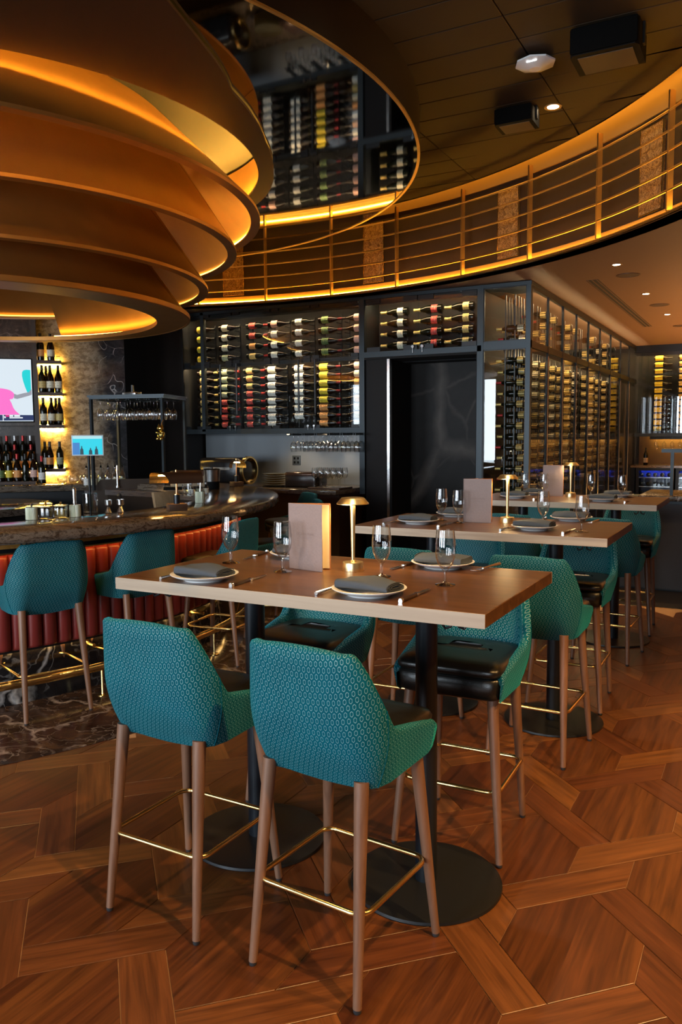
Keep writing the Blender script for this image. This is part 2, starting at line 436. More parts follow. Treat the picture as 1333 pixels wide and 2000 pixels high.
for a, kind, k, ox, oy in pieces:
    poly = [uv2xy(*q) for q in SHAPES[kind][k]]
    mk = MAT['floor_hex'] if kind == 'hexagon_board' else MAT['floor_wood']
    if a > 20 and cnt[kind] < 220:
        if (kind, k) not in pm: pm[(kind, k)] = piece_mb(poly, kind).mesh(kind, mk, 0)
        place(kind, pm[(kind, k)], floor, (ox, oy, RND.uniform(-0.0003, 0.0003))); cnt[kind] += 1
    else:
        b = len(rest.f); piece_mb(poly, kind, rest, (ox, oy)); rest_tone += [RND.random()] * (len(rest.f) - b)
if rest.f:
    me = rest.mesh('floor_boards', MAT['floor_wood'], 0)
    at = me.attributes.new('tone', 'FLOAT', 'FACE')
    at.data.foreach_set('value', rest_tone)
    place('floor_boards', me, floor, kind='stuff')
marble_floor = struct('floor_marble', MB().lathe([(0, -0.02), (3.42, -0.02), (3.42, 0.003), (3.415, 0.005), (0, 0.005)], 128, T(*BAR_C)), MAT['marble_floor'], label='dark brown veined marble floor around the bar')
floor_dark = struct('floor_tile', MB().box(-12.2, 4.6, 7.67, 15.8, -0.12, 0.0), simple('floor_tile', (0.018, 0.013, 0.011), 0.35, bump=(12, 0.05)), label='dark floor beyond the tables')
struct('trim_1', MB().box(-2.6, 4.6, 7.655, 7.67, -0.01, 0.003), MAT['brass'], label='thin brass strip where the wooden floor ends')

# ------------------------------------------------------------------ outer walls
MAT['wall_dark'] = simple('wall_dark', (0.020, 0.014, 0.011), 0.55, bump=(10, 0.06))
MAT['wall_warm'] = simple('wall_warm', (0.10, 0.06, 0.035), 0.7)
struct('wall_left', MB().box(-12.3, -12.2, -4.3, 15.8, 0, 4.4), MAT['wall_dark'])
struct('wall_right', MB().box(4.6, 4.7, -4.3, 15.8, 0, 4.4), MAT['wall_warm'])
struct('wall_far', MB().box(-12.3, 4.7, 15.7, 15.8, 0, 4.4), MAT['wall_dark'])
wb = MB(); xs = [-12.3] + [x for w in WINDOWS for x in w] + [4.7]
for k in range(0, len(xs), 2): wb.box(xs[k], xs[k + 1], -4.3, -4.2, 0, 4.4)
for a, b in WINDOWS: wb.box(a, b, -4.3, -4.2, 0, 0.45).box(a, b, -4.3, -4.2, 3.05, 4.4)
struct('wall_back', wb, MAT['wall_warm'])
for k, (a, b) in enumerate(WINDOWS):
    fr = MB().box(a, a + .06, -4.28, -4.2, .45, 3.05).box(b - .06, b, -4.28, -4.2, .45, 3.05).box(a, b, -4.28, -4.2, .45, .51).box(a, b, -4.28, -4.2, 2.99, 3.05)
    w = struct('window_%d' % (k + 1), fr, MAT['black_metal'])
    n = 3
    for q in range(1, n): MB().box(a + (b - a) * q / n - .025, a + (b - a) * q / n + .025, -4.27, -4.21, .5, 3.0).build('mullion', MAT['black_metal'], w)
# ------------------------------------------------------------------ main ceiling of long panels, ends at a round cove
BC = (-4.56, 3.0)          # centre of the curved balcony front
CEIL_R = 4.86
MAT['ceiling_panel'] = simple('ceiling_panel', (0.040, 0.027, 0.016), 0.6, bump=(500, 0.06), vary=0.06, Specular_IOR_Level=0.15)
MAT['ceiling_gap'] = simple('ceiling_gap', (0.012, 0.009, 0.007), 0.8)
def in_ceiling(x, y):
    if y <= 3.0: return True
    return math.hypot(x - BC[0], y - BC[1]) < CEIL_R
poly = [(4.6, -4.2), (4.6, 3.0), (BC[0] + CEIL_R, 3.0)]
poly += [ARC(BC, CEIL_R, a)[:2] for a in range(2, 181, 2)] + [(-12.2, 3.0), (-12.2, -4.2)]
ceiling = struct('ceiling', MB().prism(poly, 3.925, 3.98), MAT['ceiling_gap'], label='panelled ceiling above the tables')
struct('ceiling_upper', MB().box(-12.3, 4.7, -4.3, 15.8, 4.4, 4.45), MAT['wall_dark'])
def clip_circle(poly, c, r):
    """cut the polygon with the inside of a circle (convex), by small chords"""
    def inside(p): return math.hypot(p[0] - c[0], p[1] - c[1]) <= r
    out = []
    n = len(poly)
    for i in range(n):
        a, b = poly[i], poly[(i + 1) % n]
        m = 12
        for k in range(m):
            p = (a[0] + (b[0] - a[0]) * k / m, a[1] + (b[1] - a[1]) * k / m)
            if inside(p):
                if k in (0,) or not out or not inside((a[0] + (b[0] - a[0]) * (k - 1) / m, a[1] + (b[1] - a[1]) * (k - 1) / m)): out.append(p)
            else:
                d = math.hypot(p[0] - c[0], p[1] - c[1]); out.append((c[0] + (p[0] - c[0]) * r / d, c[1] + (p[1] - c[1]) * r / d))
    res = []
    for p in out:
        if not res or math.hypot(p[0] - res[-1][0], p[1] - res[-1][1]) > 1e-3: res.append(p)
    return res
MD_C, MD_R = (-5.5, 4.33), 3.42     # dropped mirror drum
pmesh = None
PX0, PY0, PWX, PWY = -1.425, 4.64, 1.08, 0.302
for i in range(-4, 5):
    for j in range(-16, 11):
        x0, x1 = PX0 + i * PWX + .004, PX0 + (i + 1) * PWX - .004
        y0, y1 = PY0 + j * PWY + .004, PY0 + (j + 1) * PWY - .004
        cs = [(x0, y0), (x1, y0), (x1, y1), (x0, y1)]
        if all(math.hypot(x - MD_C[0], y - MD_C[1]) < MD_R for x, y in cs): continue
        if y1 > 3.0:
            ins = [math.hypot(x - BC[0], y - BC[1]) < CEIL_R - .01 for x, y in cs]
            if not any(ins): continue
            if not all(ins):
                pl = clip_circle(cs, BC, CEIL_R - .01)
                if len(pl) < 3: continue
                MB().prism(pl, 3.9, 3.925).build('ceiling_panel', MAT['ceiling_panel'], ceiling, 0); continue
        if y0 < 0.6: continue
        if pmesh is None: pmesh = MB().rbox(0, PWX - .008, 0, PWY - .008, 3.9, 3.925, .003, seg=1).mesh('ceiling_panel', MAT['ceiling_panel'], 30)
        place('ceiling_panel', pmesh, ceiling, (x0, y0, 0))
MB().box(-12.2, 4.6, -4.2, 0.7, 3.9, 3.925).build('ceiling_field', MAT['ceiling_panel'], ceiling, 0)

# ------------------------------------------------------------------ lower soffit behind the round opening
LIP_R = 5.07
MAT['soffit'] = simple('soffit', (0.17, 0.095, 0.055), 0.55, vary=0.05)
def box_hit(a, x0=-12.2, x1=4.6, y0=3.0, y1=15.7):
    c, s = math.cos(rad(a)), math.sin(rad(a)); t = 1e9
    if c > 1e-6: t = min(t, (x1 - BC[0]) / c)
    if c < -1e-6: t = min(t, (x0 - BC[0]) / c)
    if s > 1e-6: t = min(t, (y1 - BC[1]) / s)
    return (BC[0] + c * t, BC[1] + s * t)
mb = MB(); angs = [k * 2.0 for k in range(0, 91)]
crn = [math.degrees(math.atan2(15.7 - BC[1], 4.6 - BC[0])), math.degrees(math.atan2(15.7 - BC[1], -12.2 - BC[0]))]
angs = sorted(angs + crn)
for z in (3.1, 3.12):
    pts = []
    for a in angs: pts += [ARC(BC, LIP_R, a, z), box_hit(a) + (z,)]
    mb.grid(pts, len(angs), 2)
soffit = struct('ceiling_soffit', mb, MAT['soffit'], label='copper toned low ceiling beside the wine room', smooth=0)

# balcony front: curved wall with light slot, posts and rails
MAT['balcony_wall'] = simple('balcony_wall', (0.050, 0.023, 0.010), 0.5, vary=0.25)
MAT['bronze'] = brushed('bronze', (0.86, 0.56, 0.20), 0.38)
balc = struct('wall_balcony', MB().arc(BC, 5.22, 5.30, 3.12, 4.4, 0, 180, 120), MAT['balcony_wall'], label='curved dark wood wall behind the bronze rails')
MB().arc(BC, LIP_R - .03, 5.22, 3.10, 3.118, 0, 180, 120).build('ledge', simple('ledge_bronze', (0.16, 0.08, 0.035), 0.4, 0.4), balc)
MB().arc(BC, LIP_R - .03, LIP_R - .012, 3.10, 3.124, 0, 180, 120).build('ledge_lip', MAT['bronze'], balc)
MAT['led'] = emit('led_amber', (1.0, 0.48, 0.045), 20)
MB().arc(BC, 5.185, 5.203, 3.148, 3.158, 0, 128, 100).build('light_strip', MAT['led'], balc)
MAT['led_soft'] = emit('led_amber_soft', (1.0, 0.50, 0.06), 7)
MB().arc(BC, 5.06, 5.085, 4.16, 4.172, 0, 128, 100).build('light_strip', MAT['led_soft'], balc)
MB().arc(BC, CEIL_R, 5.05, 4.15, 4.16, 0, 180, 120).build('cove_shelf', MAT['balcony_wall'], balc)
MB().arc(BC, 5.195, 5.215, 3.93, 4.38, 0, 180, 120).build('top_glow_band', simple('glow_band_top', (.42, .22, .06), .5, .2), balc)  # gold colour stands in for cove light on the wall top
MB().arc(BC, 5.204, 5.218, 3.12, 3.215, 0, 180, 120).build('lower_glow_band', simple('glow_band_low', (.40, .22, .06), .45, .3), balc)  # gold band paints the strip's glow onto the foot of the wall
rail = thing('railing', 'curved bronze railing with five horizontal rods above the wine wall', 'railing', (0, 0, 0))
RAIL_R = 5.0
for z in (3.255, 3.39, 3.525, 3.66, 3.795):
    MB().tube([ARC(BC, RAIL_R + .02, a, z) for a in range(4, 131, 2)], 0.0085, 6).build('rail', MAT['bronze'], rail)
for k in range(-3, 4 + 3):
    a = 59.2 + k * 9.6
    if a > 120: continue
    x, y, _ = ARC(BC, RAIL_R + .035, a)
    MB().box(-.022, .022, -.009, .009, 3.118, 3.93, T(x, y, 0, rad(a))).build('post', MAT['bronze'], rail)
t = NT('gold_relief'); co = t.coord()
nz = t.noise(co, 14, 3, 0.5, 3.0)
t.P(Base_Color=t.ramp(nz, [(0.42, (0.30, 0.15, 0.05)), (0.50, (0.75, 0.45, 0.17)), (0.56, (0.35, 0.18, 0.06))]), Metallic=0.6, Roughness=0.45); t.bump(nz, 0.6, 0.02); MAT['gold_relief'] = t.m
BAYS = {103: 'farthest left, beside the copper spiral', 83: 'below the edge of the round mirror', 64: 'above the dark doorway', 45: 'above the wine room corner', 26: 'outermost at the right'}
for a, w in BAYS.items():
    x, y, _ = ARC(BC, 5.195, a)
    p = thing('relief_panel', 'gilded relief panel on the curved balcony wall, ' + w, 'wall panel', (x, y, 3.235), rad(a), 'gilded relief panels')
    MB().box(0, .022, -.125, .125, 0, .63).build('panel', MAT['gold_relief'], p)
    MB().box(-.004, .012, -.133, -.125, -.008, .638).box(-.004, .012, .125, .133, -.008, .638).box(-.004, .012, -.125, .125, -.008, 0).box(-.004, .012, -.125, .125, .63, .638).build('frame', MAT['brass'], p)

# ------------------------------------------------------------------ dropped drum with black mirror underside
t = NT('black_mirror'); t.P(Base_Color=rgb(0.30, 0.28, 0.26), Metallic=1.0, Roughness=0.035); MAT['black_mirror'] = t.m
drum = thing('mirror_drum', 'round dropped ceiling drum with a black mirror underside', 'ceiling drum', (MD_C[0], MD_C[1], 3.6))
pts = []; NA = 160; hx, hy, hr = -5.24 - MD_C[0], 4.19 - MD_C[1], 2.12
for k in range(NA):
    c, s = math.cos(2 * PI * k / NA), math.sin(2 * PI * k / NA)
    for rr, zz in ((1, 0), (1, .01)): pts += [((MD_R - .012) * c, (MD_R - .012) * s, zz)] if False else []
    pts += [((MD_R - .012) * c, (MD_R - .012) * s, 0), (hx + hr * c, hy + hr * s, 0), (hx + hr * c, hy + hr * s, .01), ((MD_R - .012) * c, (MD_R - .012) * s, .01)]
MB().grid(pts, NA, 4, cu=True, cv=True).build('mirror', MAT['black_mirror'], drum, 30)
MB().lathe([(MD_R, -.004), (MD_R, .32), (MD_R - .012, .32), (MD_R - .012, -.004)], 160, closed=True).build('fascia', simple('drum_fascia', (0.016, 0.007, 0.004), 0.4, 0.2), drum)
MB().lathe([(MD_R + .004, -.006), (MD_R + .004, .006), (MD_R - .016, .006), (MD_R - .016, -.006)], 160, closed=True).build('rim', MAT['bronze'], drum)

# ------------------------------------------------------------------ copper spiral hanging over the bar
t = NT('copper_sheet'); co = t.coord()
g = t.noise(t.mapping(co, (3, 3, 3)), 2.0, 4, 0.5)
g2 = t.noise(t.mapping(co, (60, 60, 4)), 3.0, 3, 0.5)
t.P(Base_Color=t.mix(g, rgb(0.33, 0.155, 0.038), rgb(0.43, 0.215, 0.060)), Metallic=0.85, Roughness=t.math('ADD', 0.40, t.math('MULTIPLY', g2, 0.10))); MAT['copper'] = t.m
MAT['copper_dark'] = simple('copper_dark', (0.10, 0.042, 0.017), 0.42, 0.6)
SPC = (-5.4, 4.25)
sp = thing('spiral_chandelier', 'nested copper spiral hanging over the bar with amber light between its bands', 'chandelier', (SPC[0], SPC[1], 0))
def shell(rt, zt, rb, zb, a0=0, a1=360, th=.018, lip=.07, c=(0, 0), nm='band', mat='copper'):
    prof = [(rt, zt), (rb, zb), (rb, zb - .022), (rb - lip, zb - .022), (rb - lip, zb - .008), (rb - th, zb - .008), (rt - th, zt)]
    b = MB().lathe(prof, 260, T(c[0], c[1]), rad(a0), rad(a1), True)
    o = b.build(nm, MAT[mat], sp, 30)
    nseg = 5
    for k in range(nseg):            # thin shadow gaps between the sheets
        a = rad(a0 + 18 + (a1 - a0) * k / nseg)
        p0 = Vector((c[0] + (rt + .001) * math.cos(a), c[1] + (rt + .001) * math.sin(a), zt)); p1 = Vector((c[0] + (rb + .001) * math.cos(a + .10), c[1] + (rb + .001) * math.sin(a + .10), zb))
        MB().tube([p0, p1], .0022, 4).build('seam', MAT['copper_dark'], o)
    return o
# upper plate whose outer edge winds outwards
PL = [(-180, 3.1), (-60, 3.1), (-40, 3.1), (-22, 3.08), (-19, 2.96), (-15, 2.83), (-4, 2.53), (1, 2.47), (6, 2.41), (15, 2.32), (28, 2.27), (60, 2.26), (180, 2.26)]
def plr(a):
    for (a0, r0), (a1, r1) in zip(PL, PL[1:]):
        if a0 <= a <= a1: return r0 + (r1 - r0) * (a - a0) / max(1e-6, a1 - a0)
    return 2.26
pts = []; NA = 180
P1C, P1R = (.16, -.06), 2.05
for k in range(NA):
    a = -180 + 360.0 * k / NA; r = max(plr(a), 2.24); c, s = math.cos(rad(a)), math.sin(rad(a))
    for q, zz in (('i', 3.565), ('i', 3.548), ('i2', 3.548), ('o', 3.572), ('o', 3.59), ('i2', 3.575)):
        if q == 'o': pts.append((r * c, r * s, zz))
        else: pts.append((P1C[0] + (P1R + (.02 if q == 'i2' else 0)) * c, P1C[1] + (P1R + (.02 if q == 'i2' else 0)) * s, zz))
pl = MB().grid(pts, NA, 6, cu=True, cv=True).build('upper_plate', simple('copper_plate', (0.050, 0.020, 0.008), 0.5, 0.35, vary=0.1), sp, 30)
MB().lathe([(.0, -.012), (.028, -.012), (.034, 0), (0, 0)], 20, T(2.45 * math.cos(rad(-44)), 2.45 * math.sin(rad(-44)), 3.555)).build('sensor', MAT['black_metal'], pl)
MB().lathe([(2.135, 3.60), (2.135, 3.90), (2.15, 3.90), (2.15, 3.60)], 120, T(.16, -.06), closed=True).build('collar', MAT['copper'], sp, 30)
shell(1.74, 3.80, 2.36, 3.21, c=(-.07, -.26))
shell(1.55, 3.60, 1.94, 3.005, c=(.05, -.02))
shell(1.35, 3.30, 1.74, 2.735)
shell(1.32, 3.05, 1.70, 2.52, -165, 112, lip=.01, c=(-.15, 0))
# crescent floor of the lowest band with round opening
pts = []; NA = 120
for k in range(NA):
    a = 2 * PI * k / NA; c, s = math.cos(a), math.sin(a)
    ox, oy, ix, iy = -.15 + 1.71 * c, 1.71 * s, -.22 + 1.48 * c, .03 + 1.48 * s
    pts += [(ox, oy, 2.50), (ix, iy, 2.50), (ix, iy, 2.535), (ox, oy, 2.535)]
MB().grid(pts, NA, 4, cu=True, cv=True).build('lower_ring', MAT['copper'], sp, 30)
for nm, r, z, c, st, a0, a1 in (('light_strip', 2.09, 3.585, (.16, -.06), 170, -180, 180), ('light_strip', 2.315, 3.212, (-.07, -.26), 24, -180, 180), ('light_strip', 1.895, 3.007, (.05, -.02), 3.5, -180, 180), ('light_strip', 1.695, 2.737, (0, 0), 1.5, -180, 180), ('light_strip', 1.56, 2.54, (-.2, .02), 9, -160, 112)):
    MB().lathe([(r - .01, z), (r + .01, z), (r + .01, z + .008), (r - .01, z + .008)], 120, T(*c), rad(a0), rad(a1), True).build(nm, emit('led_spiral', (1.0, 0.52, 0.07), st), sp)

# ------------------------------------------------------------------ ceiling fittings
MAT['black_plastic'] = simple('black_plastic', (0.004, 0.004, 0.0042), 0.75, Specular_IOR_Level=0.12)
MAT['white_plastic'] = simple('white_plastic', (0.75, 0.76, 0.78), 0.35)
MAT['lens'] = emit('lens_warm', (1.0, 0.75, 0.45), 18)
def speaker(loc, s, label):
    t_ = thing('ceiling_speaker', label, 'speaker', loc, 0, 'ceiling speakers')
    w, d, h = .19 * s, .13 * s, .17 * s
    prof = [(-w, -d), (-w * .9, -d * 1.25), (w * .9, -d * 1.25), (w, -d), (w, d), (-w, d)]
    MB().prism(prof, -h, -.02).build('cabinet', MAT['black_plastic'], t_, 30)
    MB().rbox(-w * .98, w * .98, -d * 1.34, -d * 1.2, -h * .97, -h * .12, .012 * s).build('grille', simple('speaker_grille', (0.004, 0.004, 0.004), 0.9, bump=(900, .5), Specular_IOR_Level=0.05), t_)
    MB().box(-w * .5, w * .5, -.02, .02, -.03, .0).box(-w - .012, -w, -.02, .02, -h * .7, 0).box(w, w + .012, -.02, .02, -h * .7, 0).build('bracket', MAT['black_metal'], t_)
    MB().box(-w * .8, w * .8, -d * .9, d * .9, -h - .003, -h).build('base_plate', simple('speaker_base', (0.07, 0.045, 0.025), 0.6), t_)
    return t_
speaker((-0.93, 5.10, 3.9), 1.0, 'large black box speaker hanging from the ceiling at the upper right')
speaker((-1.72, 5.98, 3.9), .72, 'small black box speaker on the ceiling near the access point')
ap = thing('access_point', 'white wireless access point mounted on the ceiling', 'access point', (-1.40, 5.25, 3.9))
oc = [(.125 * math.cos(rad(a)), .125 * math.sin(rad(a))) for a in range(0, 360, 45)]
pts = []
for s_, z in ((.55, -.01), (1.0, -.022), (1.0, -.032), (.30, -.062)): pts += [(x * s_, y * s_, z) for x, y in oc]
mbx = MB(); n8 = 8
mbx.add(pts, [[k * 8 + i, k * 8 + (i + 1) % 8, (k + 1) * 8 + (i + 1) % 8, (k + 1) * 8 + i] for k in range(3) for i in range(8)] + [list(range(24, 32)), list(range(8))[::-1]])
mbx.build('housing', MAT['white_plastic'], ap, 20)
MB().lathe([(.035, -.012), (.035, 0), (0, 0)], 16).build('mount', simple('mount_grey', (.25, .26, .28), .5), ap)
MB().box(-.03, .03, -.09, -.086, -.047, -.043).build('status_light', emit('status_white', (1, 1, 1), 3), ap)
def downlight(loc, label, r=.042, power=0, col=WARM, ang=80, aim=None, group='recessed downlights'):
    t_ = thing('downlight', label, 'downlight', loc, 0, group)
    MB().lathe([(r, -.002), (r * 1.45, -.004), (r * 1.5, 0), (r * .95, .012)], 24).build('trim_ring', simple('trim_bronze', (.30, .19, .10), .4, .5), t_)
    MB().lathe([(0, -.001), (r * .98, -.001), (r * .98, .006), (0, .006)], 24).build('lens', MAT['lens'], t_)
    if power:
        s_ = spot('lamp_beam', (0, 0, -.03), power, col, ang); s_.parent = t_
        if aim: s_.rotation_euler = (Vector(aim) - Vector(loc)).to_track_quat('-Z', 'Y').to_euler()
    return t_
downlight((-1.48, 6.05, 3.9), 'glowing downlight in the panelled ceiling beside the small speaker', power=60, aim=(-1.4, 5.9, 0))
for k, (x, y) in enumerate(((-1.32, 7.86), (-1.30, 9.65), (-1.27, 11.45))):
    downlight((x, y, 3.1), ['downlight nearest the balcony edge in the copper soffit', 'middle downlight in the copper soffit', 'farthest downlight in the copper soffit'][k], .035, 30, AMB, 100)
for k, (x, y) in enumerate(((-1.30, 8.42), (-1.26, 10.55), (-1.22, 12.75))):
    s_ = thing('soffit_speaker', ['round flush speaker nearest the balcony edge', 'round flush speaker in the middle of the soffit', 'round flush speaker farthest down the soffit'][k], 'speaker', (x, y, 3.1), 0, 'round flush speakers')
    MB().lathe([(0, -.004), (.10, -.004), (.10, 0), (0, 0)], 28).build('grille', simple('grille_brown', (.045, .022, .012), .7), s_)
    MB().lathe([(.10, -.006), (.112, -.005), (.112, 0), (.10, 0)], 28, closed=True).build('rim', simple('rim_brown', (.09, .045, .025), .5), s_)
slot = thing('air_slot', 'long slotted air diffuser in the copper soffit', 'air vent', (0, 0, 3.1))
for dx in (-.045, 0, .045): MB().box(-1.66 + dx - .006, -1.66 + dx + .006, 8.5, 12.6, -.004, 0).build('slat', simple('slot_rail', (.13, .07, .04), .5), slot)
MB().box(-1.72, -1.60, 8.5, 12.6, -.001, .002).build('throat', MAT['ceiling_gap'], slot)
for nm, loc, rot, sx_, sy_, pw in (('soffit_fill', (1.4, 11.4, .22), (PI, rad(30), 0), .5, 4.2, 300), ('soffit_fill', (.6, 13.6, .22), (PI, 0, 0), 1.8, .4, 80)):  # unseen area lights added only to brighten the soffit
    area(nm, loc, rot, sx_, sy_, pw, (1.0, 0.50, 0.16))
# further lamps of the room, recessed in the panelled ceiling out of view
for k, (x, y, p, aim) in enumerate(((0.9, 1.2, 190, (0.2, 2.0, 0)), (1.0, 3.6, 420, (0.2, 3.9, 0)), (1.6, 6.0, 360, (0.6, 6.0, 0)), (-1.2, 2.2, 40, (-1.3, 2.5, 1)), (-1.2, 4.3, 40, (-1.3, 4.4, 1)), (-2.6, 1.4, 45, (-2.4, 2.2, 0)), (2.8, 2.4, 330, (1.8, 2.8, 0)))):
    downlight((x, y, 3.9), ['downlight behind the viewer at the right', 'downlight right of the nearest table', 'downlight right of the farthest table', 'downlight above the nearest table', 'downlight above the middle table', 'downlight between the bar and the nearest table', 'downlight by the right wall'][k], .04, p, WARM if k in (3, 4) else AMB, 85, aim)
# ------------------------------------------------------------------ high tables
TW, TD, TH, TT = 1.372, 0.775, 1.07, 0.042
def make_table(label):
    t_ = thing('high_table', label, 'table', (0, 0, 0), 0, 'high tables')
    MB().rbox(-TW / 2, TW / 2, -TD / 2, TD / 2, TH - TT, TH, .002, seg=1).build('tabletop', MAT['walnut'], t_)
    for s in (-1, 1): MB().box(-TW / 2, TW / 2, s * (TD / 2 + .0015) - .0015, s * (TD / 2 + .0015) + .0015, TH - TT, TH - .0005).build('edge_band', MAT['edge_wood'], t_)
    for s in (-1, 1):
        x = s * .354
        MB().lathe([(0, .012), (.038, .012), (.038, TH - TT - .01), (0, TH - TT - .01)], 28, T(x, 0)).build('column', MAT['pole_metal'], t_)
        MB().lathe([(0, 0), (.264, 0), (.266, .003), (.264, .012), (.25, .014), (0, .014)], 72, T(x, 0)).build('base_plate', MAT['black_metal'], t_)
        MB().rbox(x - .16, x + .16, -.03, .03, TH - TT - .012, TH - TT, .004).build('top_plate', MAT['black_metal'], t_)
        for q in (-1, 1):
            hk = MB()
            for sg in (-1, 1): hk.tube([(sg * .004, 0, 0), (sg * .012, 0, -.024), (sg * .028, 0, -.030), (sg * .036, 0, -.018)], .0045, 6)
            hk.box(-.012, .012, -.006, .006, -.008, .004)
            o = hk.build('bag_hook', MAT['black_metal'], t_); o.location = (s * .56, q * (TD / 2 - .10), TH - TT - .004); o.rotation_euler = (0, 0, rad(20))
    return t_
TABLES = [(-1.375, 2.53), (-1.362, 4.35), (-1.375, 6.32)]
TLAB = ['walnut high table nearest the camera', 'walnut high table in the middle of the row', 'walnut high table farthest away in front of the wine room']
tab0 = make_table(TLAB[0]); tab0.location = TABLES[0] + (0,)
tables = [tab0]
for k in (1, 2): tables.append(dup(tab0, TABLES[k] + (0,), 0, TLAB[k]))

# ------------------------------------------------------------------ bar stools
def stool_meshes():
    # plan path of the upholstered shell, from left front tip round the back to right front tip
    A, YB, YF, RC = .235, -.210, .205, .105
    path = []
    def seg(p, q, n):
        for i in range(n): path.append((p[0] + (q[0] - p[0]) * i / n, p[1] + (q[1] - p[1]) * i / n))
    seg((-A + .012, YF), (-A, YB + RC), 14)
    for i in range(14):
        a = PI + (PI / 2) * i / 14; path.append((-A + RC + RC * math.cos(a), YB + RC + RC * math.sin(a)))
    seg((-A + RC, YB), (A - RC, YB), 10)
    for i in range(14):
        a = 1.5 * PI + (PI / 2) * i / 14; path.append((A - RC + RC * math.cos(a), YB + RC + RC * math.sin(a)))
    seg((A, YB + RC), (A - .012, YF), 14); path.append((A - .012, YF))
    n = len(path); ln = [0]
    for i in range(1, n): ln.append(ln[-1] + math.hypot(path[i][0] - path[i - 1][0], path[i][1] - path[i - 1][1]))
    L = ln[-1]
    def sm(x): x = min(1, max(0, x)); return x * x * (3 - 2 * x)
    TH_ = .036
    pts, uvs, NV = [], [], 19
    for i, (x, y) in enumerate(path):
        a, b = path[max(0, i - 1)], path[min(n - 1, i + 1)]
        tx, ty = b[0] - a[0], b[1] - a[1]; l = math.hypot(tx, ty); nx, ny = -ty / l, tx / l      # points inwards
        lc = abs(ln[i] - L / 2)                         # distance from the middle of the back
        s = lc / (L / 2)
        arm = .772 - .058 * min(1, max(0, (lc - .33) / (L / 2 - .33)))
        drop = sm((lc - .190) / .150)
        top = arm + (1.000 - arm) * (1 - drop) - .006 * (min(lc, .15) / .15) ** 2
        bot = .582 + .020 * sm(lc / .27)
        e = min(1.0, (1 - s) / .05)                     # rounding at the tips
        e = math.sqrt(max(0.0, 1 - (1 - e) ** 2)) if e < 1 else 1
        mid = (top + bot) / 2; top = mid + (top - mid) * (.70 + .30 * e); bot = mid + (bot - mid) * (.70 + .30 * e)
        th = TH_ * (.25 + .75 * e)
        back = max(0.0, min(1.0, 1 - (lc - .12) / .22))
        def pos(z, off):
            k = max(0, (z - .74) / .26)
            sx = 1.0 - .09 * k ** 1.2; dy = -.018 * k
            dn = max(0, (.82 - z) / .22); ins = (.030 + .050 * back) * dn ** 2.2
            px, py = x + nx * (off + ins), y + ny * (off + ins)
            return (px * sx, py + dy, z)
        outer = [bot + (top - .010 - bot) * q / 10 for q in range(11)]
        row, v = [], 0
        seat = .69
        for z in outer: row.append(pos(z, 0))
        row += [pos(top - .003, th * .15), pos(top, th * .5), pos(top - .003, th * .85), pos(top - .012, th)]
        for q in range(1, 5):
            z = (top - .012) + (max(bot + .01, min(seat, top - .02)) - (top - .012)) * q / 4; row.append(pos(z, th))
        vv = 0
        for q in range(NV):
            if q: vv += (Vector(row[q]) - Vector(row[q - 1])).length
            pts.append(row[q]); uvs.append(((ln[i] - L / 2) * (1 - .05 * max(0, (row[q][2] - .74) / .27)), vv))
    shell_ = MB().grid(pts, n, NV, uvs)
    # closed tips and closed underside
    for i in (0, n - 1):
        base = len(shell_.v)
        shell_.add([pts[i * NV + q] for q in range(NV)], [list(range(NV))], [[uvs[i * NV + q] for q in range(NV)]])
    m_shell = shell_.mesh('shell', MAT['velvet'], 60)
    # seam piping down each side
    m_seam = [MB().tube([Vector(pts[i * NV + q]) for q in range(0, 11)], .0022, 5).mesh('seam', MAT['velvet'], 60) for i in (15, n - 16)]
    # seat cushion: rounded D plan lofted
    def dplan(ix, iyb, iyf, nseg=40):
        out = []
        for k in range(nseg):
            a = 2 * PI * k / nseg; c, s = math.cos(a), math.sin(a)
            e = .42 if s < 0 else .22
            x = (A - ix) * math.copysign(abs(c) ** e, c); y = math.copysign(abs(s) ** e, s)
            y = y * (-(YB) - iyb) if s < 0 else y * (YF + .012 - iyf)
            out.append((x, y))
        return out
    def loft(levels):
        p = []
        for z, ins, f in levels: p += [(x, y, z) for x, y in dplan(.030 + ins, .03 + ins, f + ins)]
        m = MB().grid(p, len(levels), 40, cv=True)
        n0 = len(levels)
        m.f.append([(n0 - 1) * 40 + k for k in range(40)]); m.uv.append(None); m.f.append(list(range(40))[::-1]); m.uv.append(None); return m
    m_cush = loft([(.694, .006, .0), (.700, .0, -.004), (.716, -.001, -.010), (.730, .004, -.006), (.740, .018, .010), (.746, .045, .03), (.749, .09, .08), (.750, .14, .15)]).mesh('seat_cushion', MAT['seat_leather'], 60)
    def dplan(ix, iyb, iyf, nseg=40):
        out = []
        for k in range(nseg):
            a = 2 * PI * k / nseg; c, s = math.cos(a), math.sin(a)
            e = .42 if s < 0 else .22
            x = (A - ix) * math.copysign(abs(c) ** e, c) * (1 if s >= 0 else 1 + .22 * s); y = math.copysign(abs(s) ** e, s)
            y = y * (-(YB) - iyb - .085) if s < 0 else y * (YF + .012 - iyf)
            out.append((x, y))
        return out
    m_base = loft([(.600, .05, .03), (.606, .02, .004), (.618, .004, 0), (.684, .0, 0), (.693, .006, .006)]).mesh('seat_base', MAT['seat_leather'], 60)
    legs = []
